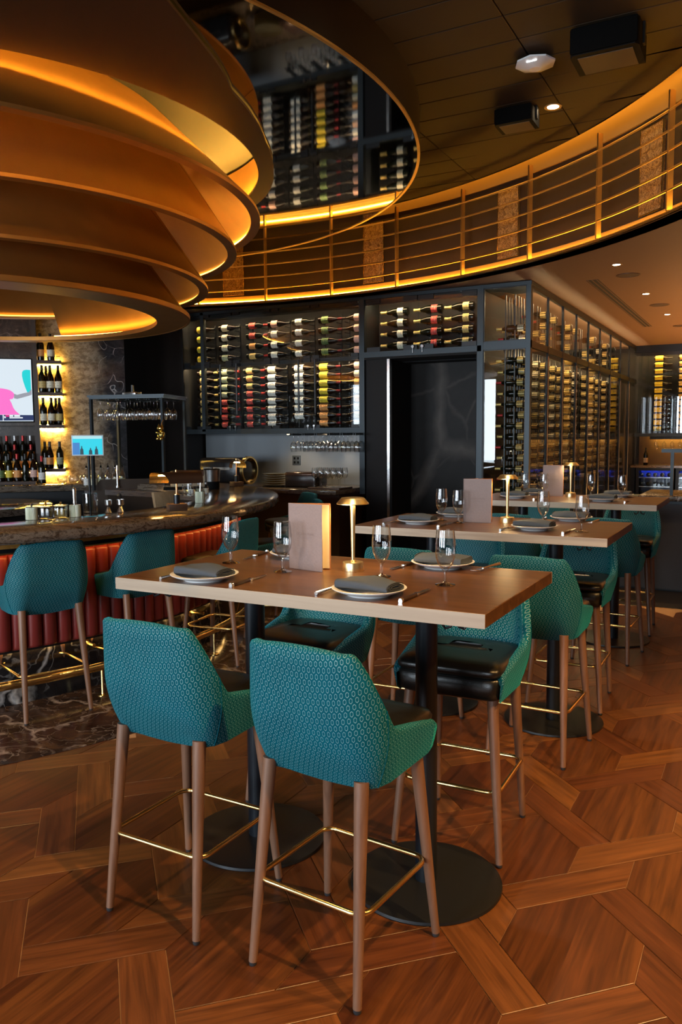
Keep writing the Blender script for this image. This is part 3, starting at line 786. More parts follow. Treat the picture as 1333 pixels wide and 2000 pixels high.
    for sx, sy in ((-1, 1), (1, 1), (1, -1), (-1, -1)):
        top = Vector((sx * .160, sy * .150 + (.01 if sy > 0 else .005), .625)); ft = Vector((sx * (.207 if sy > 0 else .185), sy * .212, .012))
        ps = [top + (ft - top) * k / 6 for k in range(7)]
        legs.append((MB().tube(ps, [.0215 - .0088 * k / 6 for k in range(7)], 14).mesh('leg', MAT['leg_wood'], 50), MB().lathe([(0, 0), (.010, 0), (.0115, .003), (.0115, .012), (0, .012)], 12, T(ft.x, ft.y)).mesh('glide', MAT['rubber'], 50)))
    h, rc, z = (.190, .185), .045, .262
    ring = []
    for cx, cy, a0 in ((h[0] - rc, h[1] - rc, 0), (-h[0] + rc, h[1] - rc, 90), (-h[0] + rc, -h[1] + rc, 180), (h[0] - rc, -h[1] + rc, 270)):
        for k in range(7):
            a = rad(a0 + 15 * k); ring.append((cx + rc * math.cos(a), cy + rc * math.sin(a), z))
    m_ring = MB().tube(ring, .0082, 10, True).mesh('footrest', MAT['brass'], 60)
    for me in (m_shell, m_cush, m_base, m_ring) + tuple(m_seam) + tuple(m for l in legs for m in l):
        bm = bmesh.new(); bm.from_mesh(me); bmesh.ops.remove_doubles(bm, verts=bm.verts[:], dist=1e-5); bmesh.ops.recalc_face_normals(bm, faces=bm.faces[:]); bm.to_mesh(me); bm.free()
    return m_shell, m_seam, m_cush, m_base, legs, m_ring
SM = stool_meshes()
def stool(x, y, rz, label, group):
    t_ = thing('bar_stool', label, 'bar stool', (x, y, 0), rz, group)
    sh = place('shell', SM[0], t_); [place('seam', q, sh) for q in SM[1]]
    place('seat_cushion', SM[2], t_); place('seat_base', SM[3], t_)
    for lg, gl in SM[4]:
        l = place('leg', lg, t_); place('glide', gl, l)
    place('footrest', SM[5], t_)
    return t_
G1 = 'teal velvet bar stools at the high tables'
stool(-1.104, 2.066, -.10, 'teal velvet bar stool in front, seen from behind, nearest the camera at the right', G1)
stool(-1.700, 2.092, -.03, 'teal velvet bar stool seen from behind at the left front of the nearest table', G1)
stool(-1.030, 2.945, PI + .02, 'teal bar stool facing the camera beyond the right side of the nearest table', G1)
stool(-1.715, 2.955, PI - .06, 'teal bar stool facing the camera beyond the left side of the nearest table', G1)
stool(-0.985, 3.930, -.04, 'teal bar stool with its back to the camera at the right of the middle table', G1)
stool(-1.665, 3.930, .03, 'teal bar stool with its back to the camera at the left of the middle table', G1)
stool(-1.000, 4.760, PI, 'teal bar stool facing the camera beyond the right side of the middle table', G1)
stool(-1.690, 4.800, PI, 'teal bar stool facing the camera beyond the left side of the middle table', G1)
stool(-0.985, 5.830, -.04, 'teal bar stool with its back to the camera at the right of the farthest table', G1)
stool(-1.680, 5.860, 0, 'teal bar stool with its back to the camera at the left of the farthest table', G1)
stool(-0.990, 6.740, PI, 'teal bar stool facing the camera beyond the right side of the farthest table', G1)
stool(-1.700, 6.740, PI, 'teal bar stool facing the camera beyond the left side of the farthest table', G1)
G2 = 'teal velvet bar stools along the bar'
def bar_stool(x, y, da, label):
    a = math.atan2(BAR_C[1] - y, BAR_C[0] - x) - PI / 2 + da
    stool(x, y, a, label, G2)
bar_stool(-3.675, 3.215, 0, 'teal bar stool at the bar at the left edge of the photo')
bar_stool(-3.525, 3.80, 0, 'teal bar stool at the bar, second from the left')
bar_stool(-3.39, 4.56, 0, 'teal bar stool at the bar behind the tall water glass')
bar_stool(-3.44, 5.34, 0, 'teal bar stool at the bar behind the menu')
bar_stool(-3.72, 6.12, 0, 'teal bar stool at the bar, second from its far end')
bar_stool(-4.20, 6.82, 0, 'teal bar stool at the far end of the bar by the back counter')
# ------------------------------------------------------------------ things on the tables
def finish(me):
    bm = bmesh.new(); bm.from_mesh(me); bmesh.ops.recalc_face_normals(bm, faces=bm.faces[:]); bm.to_mesh(me); bm.free(); return me
ME = {}
ME['plate'] = finish(MB().lathe([(0, .006), (.060, .006), (.066, .000), (.070, .000), (.074, .007), (.098, .012), (.118, .021), (.1195, .0235), (.117, .0245), (.098, .0165), (.074, .0115), (0, .0105)], 48).mesh('plate', MAT['porcelain'], 50))
def napkin_mesh():
    pts = []; NX, NS = 13, 22
    for i in range(NX):
        x = -.098 + .196 * i / (NX - 1); e = 1 - (abs(x) / .098) ** 6 * .10
        sag = -.006 * (x / .098) ** 2
        for k in range(NS):
            a = 2 * PI * k / NS; c, s = math.cos(a), math.sin(a)
            y = .054 * math.copysign(abs(c) ** .65, c) * e + .006 * math.sin(x * 25); z = .0165 * math.copysign(abs(s) ** .7, s) * (1 + .12 * math.sin(x * 40 + 1))
            if s > 0: z += .004 * math.sin(y * 60 + x * 18)
            pts.append((x, y, z + .0165 + sag + .010 * (x / .098 < -.6) * 0))
    m = MB().grid(pts, NX, NS, cv=True)
    m.f += [list(range(NS))[::-1], [(NX - 1) * NS + k for k in range(NS)]]; m.uv += [None, None]
    return finish(m.mesh('folded_cloth', MAT['napkin'], 60))
def napkin_folds():
    m = MB()
    for q, (hy, hz) in enumerate(((.046, .0125), (.036, .0085), (.024, .0045))):
        loop = []
        for k in range(17):
            a = rad(-160 + 320 * k / 16); loop.append((.0985 + .0012 * q, -hy * math.cos(a), .0165 + hz * math.sin(a)))
        m.tube(loop, .0017, 5)
    return finish(m.mesh('fold_edge', simple('napkin_edge', (0.030, 0.034, 0.042), 0.9), 60))
ME['napkin'] = napkin_mesh(); ME['fold'] = napkin_folds()
GOB = [(0, 0), (.033, 0), (.0345, .0012), (.034, .003), (.018, .006), (.007, .011), (.0052, .018), (.0070, .026), (.0050, .036), (.0062, .046), (.012, .054), (.024, .070), (.0315, .090), (.0345, .112), (.0345, .135), (.0320, .165), (.0296, .186),
       (.0288, .186), (.0311, .165), (.0336, .135), (.0336, .112), (.0306, .091), (.023, .072), (.011, .0575), (0, .0535)]
ME['goblet'] = finish(MB().lathe([(.0055, .0475)] + GOB[10:], 32).mesh('water_goblet', MAT['glass'], 60))
ME['gob_stem'] = finish(MB().lathe(GOB[:10] + [(.0055, .047), (0, .047)], 32).mesh('stem', MAT['glass_stem'], 60))
ME['lamp_base'] = finish(MB().lathe([(0, 0), (.041, 0), (.0415, .003), (.0385, .030), (.0375, .0325), (.014, .0335), (.010, .040), (0, .040)], 40).mesh('base', MAT['brass_lamp'], 35))
ME['lamp_stem'] = finish(MB().lathe([(0, .036), (.0068, .036), (.0085, .15), (.0105, .246), (.0105, .250), (0, .250)], 20).mesh('stem', MAT['brass_lamp'], 50))
ME['lamp_shade'] = finish(MB().lathe([(0, .271), (.041, .271), (.0425, .270), (.0600, .2505), (.0600, .2475), (.0585, .2475), (.0415, .2675), (0, .2675)], 44).mesh('shade', MAT['brass_lamp'], 35))
ME['lamp_diff'] = finish(MB().lathe([(.0112, .2482), (.0582, .2482), (.0575, .2500), (.0112, .2500)], 40, closed=True).mesh('diffuser', emit('lamp_diffuser', (1.0, 0.66, 0.30), 24), 35))
def knife_meshes():
    h = MB().lathe([(0, 0), (.0085, 0), (.0095, .003), (.0088, .012), (0, .012)], 12, Matrix.Rotation(-PI / 2, 4, 'X') @ Matrix.Scale(.8, 4, (1, 0, 0)))
    g = MB().rbox(-.0075, .0075, .012, .115, -.005, .005, .003)
    b = MB().prism([(-.008, .128), (.007, .128), (.009, .17), (.0075, .215), (.001, .232), (-.006, .20)], -.0008, .0008)
    b.rbox(-.0078, .0078, .113, .130, -.0045, .0045, .0015)
    return (finish(h.mesh('pommel', MAT['steel'], 40)), finish(g.mesh('handle', MAT['knife_handle'], 40)), finish(b.mesh('blade', MAT['steel'], 40)))
KN = knife_meshes()
def fork_mesh():
    m = MB().tube([(0, 0, .003), (0, .05, .004), (0, .10, .004), (0, .135, .003)], [.0062, .0048, .0035, .0032], 8)
    m.prism([(-.004, .13), (.004, .13), (.0115, .15), (.0118, .165), (-.0118, .165), (-.0115, .15)], .001, .0032)
    return finish(m.mesh('shank', MAT['steel'], 40))
FK = fork_mesh(); TINE = finish(MB().tube([(0, .163, .002), (0, .185, .001), (0, .207, .0045)], [.0015, .0014, .0006], 6).mesh('tine', MAT['steel'], 40))
TNAME = ['the nearest table', 'the middle table', 'the farthest table']
G = lambda s: s
def plate(x, y, w, k, rz):
    p = place('side_plate', ME['plate'], None, (x, y, TH), 0, 'round white plate at the %s of %s' % (w, TNAME[k]), 'plate', 'white plates')
    n = thing('napkin', 'folded slate grey napkin on the plate at the %s of %s' % (w, TNAME[k]), 'napkin', (x, y, TH + .0180), rz, 'grey napkins')
    place('folded_cloth', ME['napkin'], n); place('fold_edge', ME['fold'], n)
def knife(x, y, rz, w, k):
    t_ = thing('steak_knife', 'dark handled steak knife lying at the %s of %s' % (w, TNAME[k]), 'knife', (x, y, TH + .0055), rz, 'steak knives')
    for nm, m in zip(('pommel', 'handle', 'blade'), KN): place(nm, m, t_)
def fork(x, y, rz, w, k):
    t_ = thing('fork', 'steel fork lying at the %s of %s' % (w, TNAME[k]), 'fork', (x, y, TH + .0032), rz, 'forks')
    s_ = place('shank', FK, t_)
    for q in range(4): place('tine', TINE, s_, (-.0096 + .0064 * q, 0, 0))
def goblet(x, y, w, k):
    o = place('water_goblet', ME['goblet'], None, (x, y, TH), RND.uniform(0, 6), 'empty stemmed water glass %s on %s' % (w, TNAME[k]), 'glass', 'water goblets')
    place('stem', ME['gob_stem'], o)
def lamp(x, y, k):
    t_ = thing('table_lamp', 'small brass cordless table lamp glowing on ' + TNAME[k], 'lamp', (x, y, TH), 0, 'brass table lamps')
    place('base', ME['lamp_base'], t_); place('stem', ME['lamp_stem'], t_); s_ = place('shade', ME['lamp_shade'], t_); place('diffuser', ME['lamp_diff'], s_)
def relief_text(body, size, parent, loc, rot, mat, depth=.0006):
    c = bpy.data.curves.new('lettering', 'FONT'); c.body = body; c.size = size; c.align_x = 'CENTER'; c.align_y = 'CENTER'; c.extrude = depth
    o = bpy.data.objects.new('lettering_curve', c); COL.objects.link(o)
    dg = bpy.context.evaluated_depsgraph_get(); me = bpy.data.meshes.new_from_object(o.evaluated_get(dg))
    bpy.data.objects.remove(o); me.materials.clear(); me.materials.append(mat)
    p = place('lettering', me, parent); p.location = loc; p.rotation_euler = rot; return p
def menu(x, y, k, rz):
    """book standing open like a tent: spine at the left, front cover towards the camera"""
    t_ = thing('menu_book', 'standing taupe suede menu book on ' + TNAME[k], 'menu', (x, y, TH), rz, 'menu books')
    Wm, Hm = .160, .248
    a = rad(24)
    mf = Matrix.Identity(4); mbk = Matrix.Rotation(a, 4, 'Z')
    f = MB().rbox(0, Wm, -.003, 0, 0, Hm, .001, mf, 1).build('front_cover', MAT['suede'], t_)
    MB().rbox(0, Wm, 0, .003, 0, Hm, .001, mbk, 1).build('back_cover', MAT['copper_edge'], t_)
    MB().tube([(-.001, .001, 0), (-.001, .001, Hm)], .004, 8).build('spine', MAT['suede_dark'], t_)
    MB().box(.004, Wm - .006, .0005, .0015, .004, Hm - .006, Matrix.Rotation(a * .12, 4, 'Z')).build('page', MAT['paper'], t_)
    MB().box(.004, Wm - .006, -.0035, -.0005, .004, Hm - .006, mbk).build('page_block', MAT['paper'], t_)
    relief_text('OCEAN PRIME', .0135, f, (Wm * .5, -.0032, Hm * .545), (PI / 2, 0, 0), MAT['suede_dark'], .0002)
    for dz, w in ((.010, .034), (.015, .028)): MB().box(Wm * .5 - w, Wm * .5 + w, -.0034, -.003, Hm * .545 - dz - .0008, Hm * .545 - dz).build('rule_line', MAT['suede_dark'], f)
# nearest table
plate(-1.740, 2.240, 'left front', 0, rad(-6)); plate(-1.105, 2.255, 'right front', 0, rad(-10)); plate(-1.085, 2.850, 'right rear', 0, rad(172)); plate(-1.710, 2.830, 'left rear', 0, rad(176))
for x, y, w in ((-1.872, 2.580, 'farthest left'), (-1.576, 2.494, 'in front of the menu'), (-1.202, 2.554, 'right of the lamp'), (-.945, 2.505, 'farthest right')): goblet(x, y, w, 0)
knife(-1.575, 2.165, rad(2), 'left front', 0); knife(-.964, 2.178, rad(-1), 'right front', 0); knife(-1.212, 2.91, rad(176), 'right rear', 0); knife(-1.895, 2.88, rad(188), 'left rear', 0)
fork(-1.875, 2.165, rad(-4), 'left front', 0); fork(-1.248, 2.167, rad(-2), 'right front', 0); fork(-.905, 2.985, rad(170), 'right rear', 0)
lamp(-1.357, 2.635, 0); menu(-1.597, 2.580, 0, rad(-10))
# middle table
plate(-1.755, 4.215, 'left front', 1, rad(-4)); plate(-1.085, 4.185, 'right front', 1, rad(-8)); plate(-1.010, 4.720, 'right rear', 1, rad(174)); plate(-1.700, 4.68, 'left rear', 1, rad(176))
for x, y, w in ((-1.685, 4.400, 'farthest left'), (-1.552, 4.320, 'in front of the menu'), (-1.098, 4.420, 'right of the lamp'), (-.840, 4.180, 'farthest right')): goblet(x, y, w, 1)
knife(-1.575, 4.06, 0, 'left front', 1); knife(-.905, 4.04, rad(-3), 'right front', 1); knife(-1.16, 4.74, rad(182), 'right rear', 1)
fork(-1.90, 4.06, 0, 'left front', 1); fork(-1.225, 4.04, rad(-3), 'right front', 1); fork(-.86, 4.745, rad(174), 'right rear', 1)
lamp(-1.305, 4.440, 1); menu(-1.540, 4.380, 1, rad(2))
# farthest table
plate(-1.765, 6.20, 'left front', 2, rad(-4)); plate(-1.095, 6.16, 'right front', 2, rad(-6)); plate(-1.055, 6.60, 'right rear', 2, rad(175)); plate(-1.70, 6.60, 'left rear', 2, rad(176))
for x, y, w in ((-1.745, 6.42, 'farthest left'), (-1.58, 6.38, 'in front of the menu'), (-1.243, 6.50, 'right of the lamp'), (-.990, 6.36, 'farthest right')): goblet(x, y, w, 2)
knife(-.92, 6.05, rad(-3), 'right front', 2); knife(-1.575, 6.04, 0, 'left front', 2); knife(-1.86, 6.65, rad(180), 'left rear', 2)
lamp(-1.395, 6.48, 2); menu(-1.615, 6.49, 2, rad(-2))
# ------------------------------------------------------------------ wine wall
WY = 8.2
LED_CASE = emit('led_case', (1.0, 0.70, 0.38), 30)
LED_SIDE = emit('led_side', (1.0, 0.70, 0.36), 34)
MAT['case_back'] = simple('case_back', (0.004, 0.004, 0.0045), 0.8)
MAT['bottle_green'] = simple('bottle_green', (0.004, 0.006, 0.003), 0.10, Specular_IOR_Level=0.35)
MAT['bottle_brown'] = simple('bottle_brown', (0.007, 0.003, 0.002), 0.10, Specular_IOR_Level=0.35)
def label_mat(name, a, b, sc=60):
    t = NT(name); co = t.coord()
    sep = t.node('ShaderNodeSeparateXYZ'); t.l.new(co, sep.inputs[0])
    wv = t.math('FRACT', t.math('MULTIPLY', sep.outputs[2], 42.0)); st = t.math('LESS_THAN', wv, 0.22)
    nz = t.math('GREATER_THAN', t.noise(co, sc, 3), 0.52)
    t.P(Base_Color=t.mix(t.math('MULTIPLY', t.math('MULTIPLY', st, nz), 0.8), rgb(*a), rgb(*b)), Roughness=0.6); return t.m
LABC = {'ivory': ((.80, .72, .55), (.2, .14, .08)), 'white': ((.86, .84, .80), (.16, .15, .15)), 'yellow': ((.85, .66, .06), (.3, .2, .02)), 'gold': ((.62, .45, .16), (.15, .1, .03)),
        'red': ((.62, .05, .04), (.75, .6, .45)), 'pink': ((.80, .48, .40), (.4, .15, .12)), 'green': ((.10, .17, .06), (.6, .55, .2)), 'orange': ((.85, .38, .12), (.4, .12, .04)), 'sage': ((.40, .42, .28), (.12, .12, .07))}
LABM = {k: label_mat('label_' + k, *v) for k, v in LABC.items()}
CAPM = {k: simple('capsule_' + k, c, .35, .5) for k, c in {'gold': (.72, .50, .16), 'red': (.45, .03, .03), 'black': (.02, .02, .02), 'silver': (.55, .55, .56), 'wine': (.16, .012, .02)}.items()}
# bottle: axis +Z, base at 0, 0.30 high
BPROF = [(0, .004), (.026, .0), (.0365, .003), (.038, .010), (.038, .175), (.036, .190), (.028, .208), (.018, .226), (.0148, .240), (.0142, .290), (.0158, .292), (.0158, .302), (0, .302)]
BURG = [(0, .004), (.028, .0), (.040, .003), (.0415, .010), (.0415, .145), (.039, .165), (.031, .192), (.021, .220), (.0155, .242), (.0145, .290), (.016, .292), (.016, .302), (0, .302)]
CHAMP = [(0, .004), (.030, .0), (.043, .003), (.0445, .010), (.0445, .165), (.041, .19), (.030, .225), (.019, .262), (.0155, .285), (.0155, .315), (.018, .318), (.018, .33), (0, .33)]
def bmesh_of(prof, nm, mat, seg=14): return finish(MB().lathe(prof, seg).mesh(nm, mat, 45))
BM = {'bordeaux': bmesh_of(BPROF, 'wine_bottle', MAT['bottle_green']), 'burgundy': bmesh_of(BURG, 'wine_bottle', MAT['bottle_brown']), 'champagne': bmesh_of(CHAMP, 'champagne_bottle', MAT['bottle_green'])}
LM, CM = {}, {}
def label_mesh(shape, col, z0, z1, a=105):
    k = (shape, col, z0, z1, a)
    if k not in LM:
        r = {'bordeaux': .0384, 'burgundy': .0419, 'champagne': .0449}[shape]
        LM[k] = MB().lathe([(r, z0), (r, z1)], 10, None, rad(-90 - a), rad(-90 + a)).mesh('label', LABM[col], 60)
    return LM[k]
def capsule_mesh(shape, col):
    k = (shape, col)
    if k not in CM:
        pr = [(.0155, .245), (.0152, .292), (.0165, .293), (.0165, .3035), (0, .3035)] if shape != 'champagne' else [(.0225, .25), (.0165, .286), (.0165, .316), (.0188, .319), (.0188, .3315), (0, .3315)]
        CM[k] = finish(MB().lathe(pr, 12).mesh('capsule', CAPM[col], 50))
    return CM[k]
BN = [0]
def bottle(mat4, shape, lab, cap, label, group, z=(.040, .125), a=105, parts=True, name=None):
    o = place(name or ('champagne_bottle' if shape == 'champagne' else 'wine_bottle'), BM[shape], None, None, None, label, 'bottle', group)
    o.matrix_world = mat4; BN[0] += 1
    if parts:
        if lab: place('label', label_mesh(shape, lab, z[0], z[1], a), o)
        if cap: place('capsule', capsule_mesh(shape, cap), o)
    return o
def lying(x, y, z, d=1, roll=0):
    """bottle lying along X, base at x, neck towards d; its label (local -Y) faces the room (-Y)"""
    m = Matrix.Rotation(PI / 2 * d, 4, 'Y')
    return Matrix.Translation((x, y, z)) @ m @ Matrix.Rotation(roll, 4, 'Z')
# main case above the back counter
wc = thing('wine_cabinet', 'black framed glass wine cabinet above the back counter', 'wine cabinet', (0, 0, 0))
X0, X1, Z0, Z1 = -6.62, -4.09, 1.625, 3.09
MB().box(X0, X1, 8.66, 8.70, Z0, Z1).build('back_panel', MAT['case_back'], wc)
MB().box(X0, X1, WY - .01, 8.7, Z0 - .03, Z0 + .028).build('bottom_shelf', MAT['dark_steel'], wc)
MB().box(X0, X1, WY - .01, 8.7, Z1 - .03, Z1 + .005).build('top_rail', MAT['dark_steel'], wc)
MB().box(X1 - .035, X1 + .03, WY - .015, 8.7, .9, Z1).build('post', MAT['dark_steel'], wc)
MB().box(-6.34, -6.29, WY - .01, WY + .04, Z0, Z1).build('post', MAT['dark_steel'], wc)
MB().box(X0 - .02, X0, WY - .01, 8.7, Z0, Z1).build('side_panel', MAT['case_back'], wc)
joints = [X0, -6.315, -5.86, -5.30, -4.75, X1 - .035]
for a, b in zip(joints, joints[1:]):
    for z0, z1 in ((Z0 + .03, 2.445), (2.452, Z1 - .032)):
        p = MB().box(a + .004, b - .004, WY, WY + .008, z0, z1).build('pane', MAT['pane_wine'], wc)
        for cx in (a + .06, b - .06): MB().box(cx - .045, cx + .045, WY - .006, WY + .014, z0, z0 + .035).build('clip', MAT['black_metal'], p)
        for cx in (a + .06, b - .06): MB().box(cx - .045, cx + .045, WY - .006, WY + .014, z1 - .03, z1).build('clip', MAT['black_metal'], p)
for x in (-6.02, -5.78, -4.90, -4.68):
    MB().tube([(x, WY - .045, 1.83), (x, WY - .045, 2.44)], .012, 8).tube([(x, WY - .045, 1.9), (x, WY, 1.9)], .007, 6).tube([(x, WY - .045, 2.37), (x, WY, 2.37)], .007, 6).build('handle', MAT['black_metal'], wc)
for x in (-5.90, -5.82, -4.79, -4.71): MB().lathe([(0, 0), (.014, 0), (.014, .012), (0, .012)], 12, Matrix.Translation((x, WY - .02, Z0 + .055)) @ Matrix.Rotation(PI / 2, 4, 'X')).box(x - .003, x + .003, WY - .03, WY - .024, Z0 + .01, Z0 + .05).build('lock', MAT['steel'], wc)
MB().box(X0, X1 - .04, WY + .040, WY + .060, Z1 - .040, Z1 - .031).build('light_strip', LED_CASE, wc)
MB().box(X0, X1 - .04, WY + .020, WY + .030, Z1 - .085, Z1 - .03).build('valance', MAT['black_metal'], wc)
MB().box(X0, X1 - .04, WY + .040, WY + .060, 2.432, 2.440).build('light_strip', LED_CASE, wc)
MB().box(X0, X1 - .04, WY + .015, WY + .070, 2.440, 2.452).box(X0, X1 - .04, WY + .015, WY + .025, 2.41, 2.44).build('shelf_rail', MAT['black_metal'], wc)
def rack(xa, xb, zs, y, cab):
    """peg rack fixed in a cabinet: two uprights with pegs"""
    for x in (xa, xb):
        r_ = MB().box(x - .008, x + .008, y + .07, y + .085, min(zs) - .06, max(zs) + .05).build('rack_upright', MAT['black_metal'], cab)
        for z in zs: MB().tube([(x, y + .08, z - .046), (x, y - .045, z - .046)], .004, 5).build('peg', MAT['black_metal'], r_)
UPZ = [2.905, 2.785, 2.66, 2.54]; LOZ = [2.365, 2.27, 2.178, 2.085, 1.99, 1.897, 1.803, 1.712]
NTH = ['first', 'second', 'third', 'fourth', 'fifth', 'sixth', 'seventh', 'eighth', 'ninth', 'tenth', 'eleventh', 'twelfth', 'thirteenth', 'fourteenth', 'fifteenth', 'sixteenth', 'seventeenth', 'eighteenth']
ORD = ['top', 'second', 'third', 'fourth', 'fifth', 'sixth', 'seventh', 'lowest']
CN = ['far left', 'second from the left', 'third from the left', 'fourth from the left', 'fifth from the left', 'sixth from the left', 'far right']
BY = 8.36
def column(ci, xl, zs, labs, cap, shape, where, d=1, lz=(.045, .135)):
    """xl = centre of the label"""
    off = (lz[0] + lz[1]) / 2
    for r, z in enumerate(zs):
        lb = labs[r] if r < len(labs) else None
        if lb is None: continue
        bx = xl - d * off
        bottle(lying(bx, BY, z, d, RND.uniform(-.25, .25)), shape, lb, cap, '%s label bottle, %s row, column %s, %s cabinet shelf' % (lb, ORD[r] if r < len(zs) - 1 else 'bottom', CN[ci], where), 'bottles in the wine cabinet', lz)
    rack(xl - d * (off - .03), xl + d * .16, zs, BY, wc)
U = lambda c: [c] * 4
column(0, -6.45, UPZ, U('yellow'), 'black', 'burgundy', 'upper')
column(1, -6.07, UPZ, ['ivory', 'ivory', 'ivory', 'sage'], 'black', 'burgundy', 'upper')
column(2, -5.66, UPZ, ['red', 'red', 'orange', 'gold'], 'red', 'bordeaux', 'upper')
column(3, -5.34, UPZ, ['pink', 'white', 'white', 'white'], 'black', 'burgundy', 'upper')
column(4, -5.00, UPZ, U('white'), 'black', 'bordeaux', 'upper')
column(5, -4.64, UPZ, U('green'), 'wine', 'burgundy', 'upper')
column(6, -4.215, UPZ, U('pink'), 'black', 'burgundy', 'upper', -1)
column(0, -6.42, LOZ, ['gold'] * 8, 'gold', 'burgundy', 'lower')
column(1, -6.09, LOZ, ['sage'] * 4 + ['red'] * 4, 'red', 'bordeaux', 'lower')
column(2, -5.71, LOZ, ['gold', 'orange', 'gold'] + ['red'] * 5, 'red', 'bordeaux', 'lower')
column(3, -5.385, LOZ, ['ivory'] + ['white'] * 7, 'black', 'burgundy', 'lower', 1, (.035, .145))
column(4, -5.00, LOZ, ['white'] * 7 + [None], 'black', 'burgundy', 'lower', 1, (.030, .150))
column(5, -4.665, LOZ, ['yellow'] * 5 + ['orange'] * 3, 'wine', 'burgundy', 'lower', 1, (.035, .145))
column(6, -4.215, LOZ, ['pink', 'ivory', 'orange', 'white', 'orange', 'ivory', 'gold', 'white'], 'black', 'burgundy', 'lower', -1)

# doorway with transom case
dw = thing('transom_cabinet', 'glass champagne cabinet above the dark doorway', 'wine cabinet', (0, 0, 0))
DX0, DX1 = -4.06, -2.745
MB().box(DX0, DX1 + .04, WY - .015, WY + .05, 2.425, 2.485).build('bottom_rail', MAT['dark_steel'], dw)
MB().box(DX0, DX1, WY - .01, 8.66, 2.40, 2.43).build('floor_panel', MAT['case_back'], dw)
MB().box(DX0, DX1 + .56, WY - .012, 8.7, 3.06, 3.095).build('top_rail', MAT['dark_steel'], dw)
MB().box(DX0, DX1, 8.58, 8.62, 2.43, 3.06).build('back_panel', MAT['case_back'], dw)
for a, b in ((DX0 + .02, -3.42), (-3.41, DX1 - .005)):
    p = MB().box(a, b, WY, WY + .008, 2.487, 3.058).build('pane', MAT['pane_wine'], dw)
    for cx in (a + .09, b - .09): [MB().box(cx - .08, cx + .08, WY - .006, WY + .014, za, zb).build('clip', MAT['black_metal'], p) for za, zb in ((2.487, 2.535), (3.01, 3.058))]
for x in (-3.47, -3.36): MB().lathe([(0, 0), (.016, 0), (.016, .012), (0, .012)], 12, Matrix.Translation((x, WY - .02, 2.515)) @ Matrix.Rotation(PI / 2, 4, 'X')).box(x - .003, x + .003, WY - .03, WY - .024, 2.45, 2.505).build('lock', MAT['steel'], dw)
MB().box(DX0, DX1, WY + .040, WY + .060, 3.045, 3.058).build('light_strip', LED_CASE, dw); MB().box(DX0, DX1, WY + .020, WY + .030, 3.0, 3.06).build('valance', MAT['black_metal'], dw)
CZ = [2.925, 2.805, 2.685, 2.56]
for ci, (xb, lb, nm) in enumerate(((-3.60, 'ivory', 'left'), (-3.20, 'red', 'middle'), (-2.84, 'gold', 'right'))):
    for r, z in enumerate(CZ):
        bottle(lying(xb, BY, z, -1, RND.uniform(-.2, .2)), 'champagne', lb, 'gold' if ci != 1 else 'gold', 'lying champagne bottle with gold neck, %s row, %s column above the doorway' % (('top', 'second', 'third', 'bottom')[r], nm), 'champagne bottles above the doorway', (.05, .12), 70)
    rack(xb - .04, xb - .17, CZ, BY, dw)
# door recess
MAT['door_stone'] = marble('door_stone', (0.012, 0.010, 0.009), (0.09, 0.075, 0.065), 0.5, 0.5)
MAT['door_stone'].node_tree.nodes['Principled BSDF'].inputs['Specular IOR Level'].default_value = .2
dr = struct('wall_recess', MB().box(DX0, -3.78, WY + .02, WY + .06, 0, 2.425), simple('recess_panel', (.010, .008, .008), .55, bump=(8, .05), Specular_IOR_Level=.2))
struct('door_1', MB().box(-3.78, DX1, 8.86, 8.9, 0, 2.42), MAT['door_stone'], label='dark stone slab door set back in the recess')
struct('wall_recess_side', MB().box(DX1 - .03, DX1, WY + .04, 8.9, 0, 2.42).box(-3.80, -3.78, WY + .06, 8.9, 0, 2.42).box(-3.8, DX1, 8.6, 8.9, 2.39, 2.425), MAT['case_back'])
struct('trim_2', MB().box(-3.785, -3.755, WY - .005, WY + .06, 0, 2.425), MAT['steel'], label='vertical steel strip beside the recess')

# corner case and the long side of the wine room
CX0, CX1 = -2.72, -2.19
cc = thing('corner_cabinet', 'steel framed corner of the wine room', 'wine cabinet', (0, 0, 0))
for a, b in ((CX0 - .03, CX0 + .035), (CX1 - .045, CX1)): MB().box(a, b, WY - .015, WY + .05, 0, 3.095).build('post', MAT['dark_steel'], cc)
for z0, z1 in ((2.435, 2.515), (0, .10)): MB().box(CX0, CX1, WY - .012, WY + .045, z0, z1).build('rail', MAT['dark_steel'], cc)
for z0, z1 in ((.10, 2.435), (2.515, 3.06)):
    MB().box(CX0 + .035, CX1 - .045, WY + .005, WY + .013, z0, z1).build('pane', MAT['pane_wine'], cc)
    MB().box(CX0 + .035, CX0 + .045, WY - .005, WY + .01, z0, z1).box(CX1 - .055, CX1 - .045, WY - .005, WY + .01, z0, z1).box(CX0 + .04, CX1 - .05, WY - .005, WY + .01, z0, z0 + .01).box(CX0 + .04, CX1 - .05, WY - .005, WY + .01, z1 - .01, z1).build('gasket', MAT['black_metal'], cc)
wr = thing('wine_room', 'long glazed side wall of the wine room', 'wine room', (0, 0, 0))
SY1 = 15.4
MB().box(-2.735, -2.70, 8.3, SY1, 0, 3.055).build('back_panel', MAT['case_back'], wr)
for z0, z1 in ((2.44, 2.51), (3.03, 3.095), (0, .1)): MB().box(CX1 - .03, CX1, WY + .05, SY1, z0, z1).build('rail', MAT['black_metal'], wr)
MULL = [8.92, 9.62, 10.35, 11.1, 11.9, 12.75, 13.65, 14.55]
edges = [WY + .05] + MULL + [SY1]
for a, b in zip(edges, edges[1:]):
    for z0, z1 in ((.1, 2.44), (2.51, 3.03)): MB().box(CX1 - .02, CX1 - .012, a + .008, b - .008, z0, z1).build('pane', MAT['pane_side'], wr)
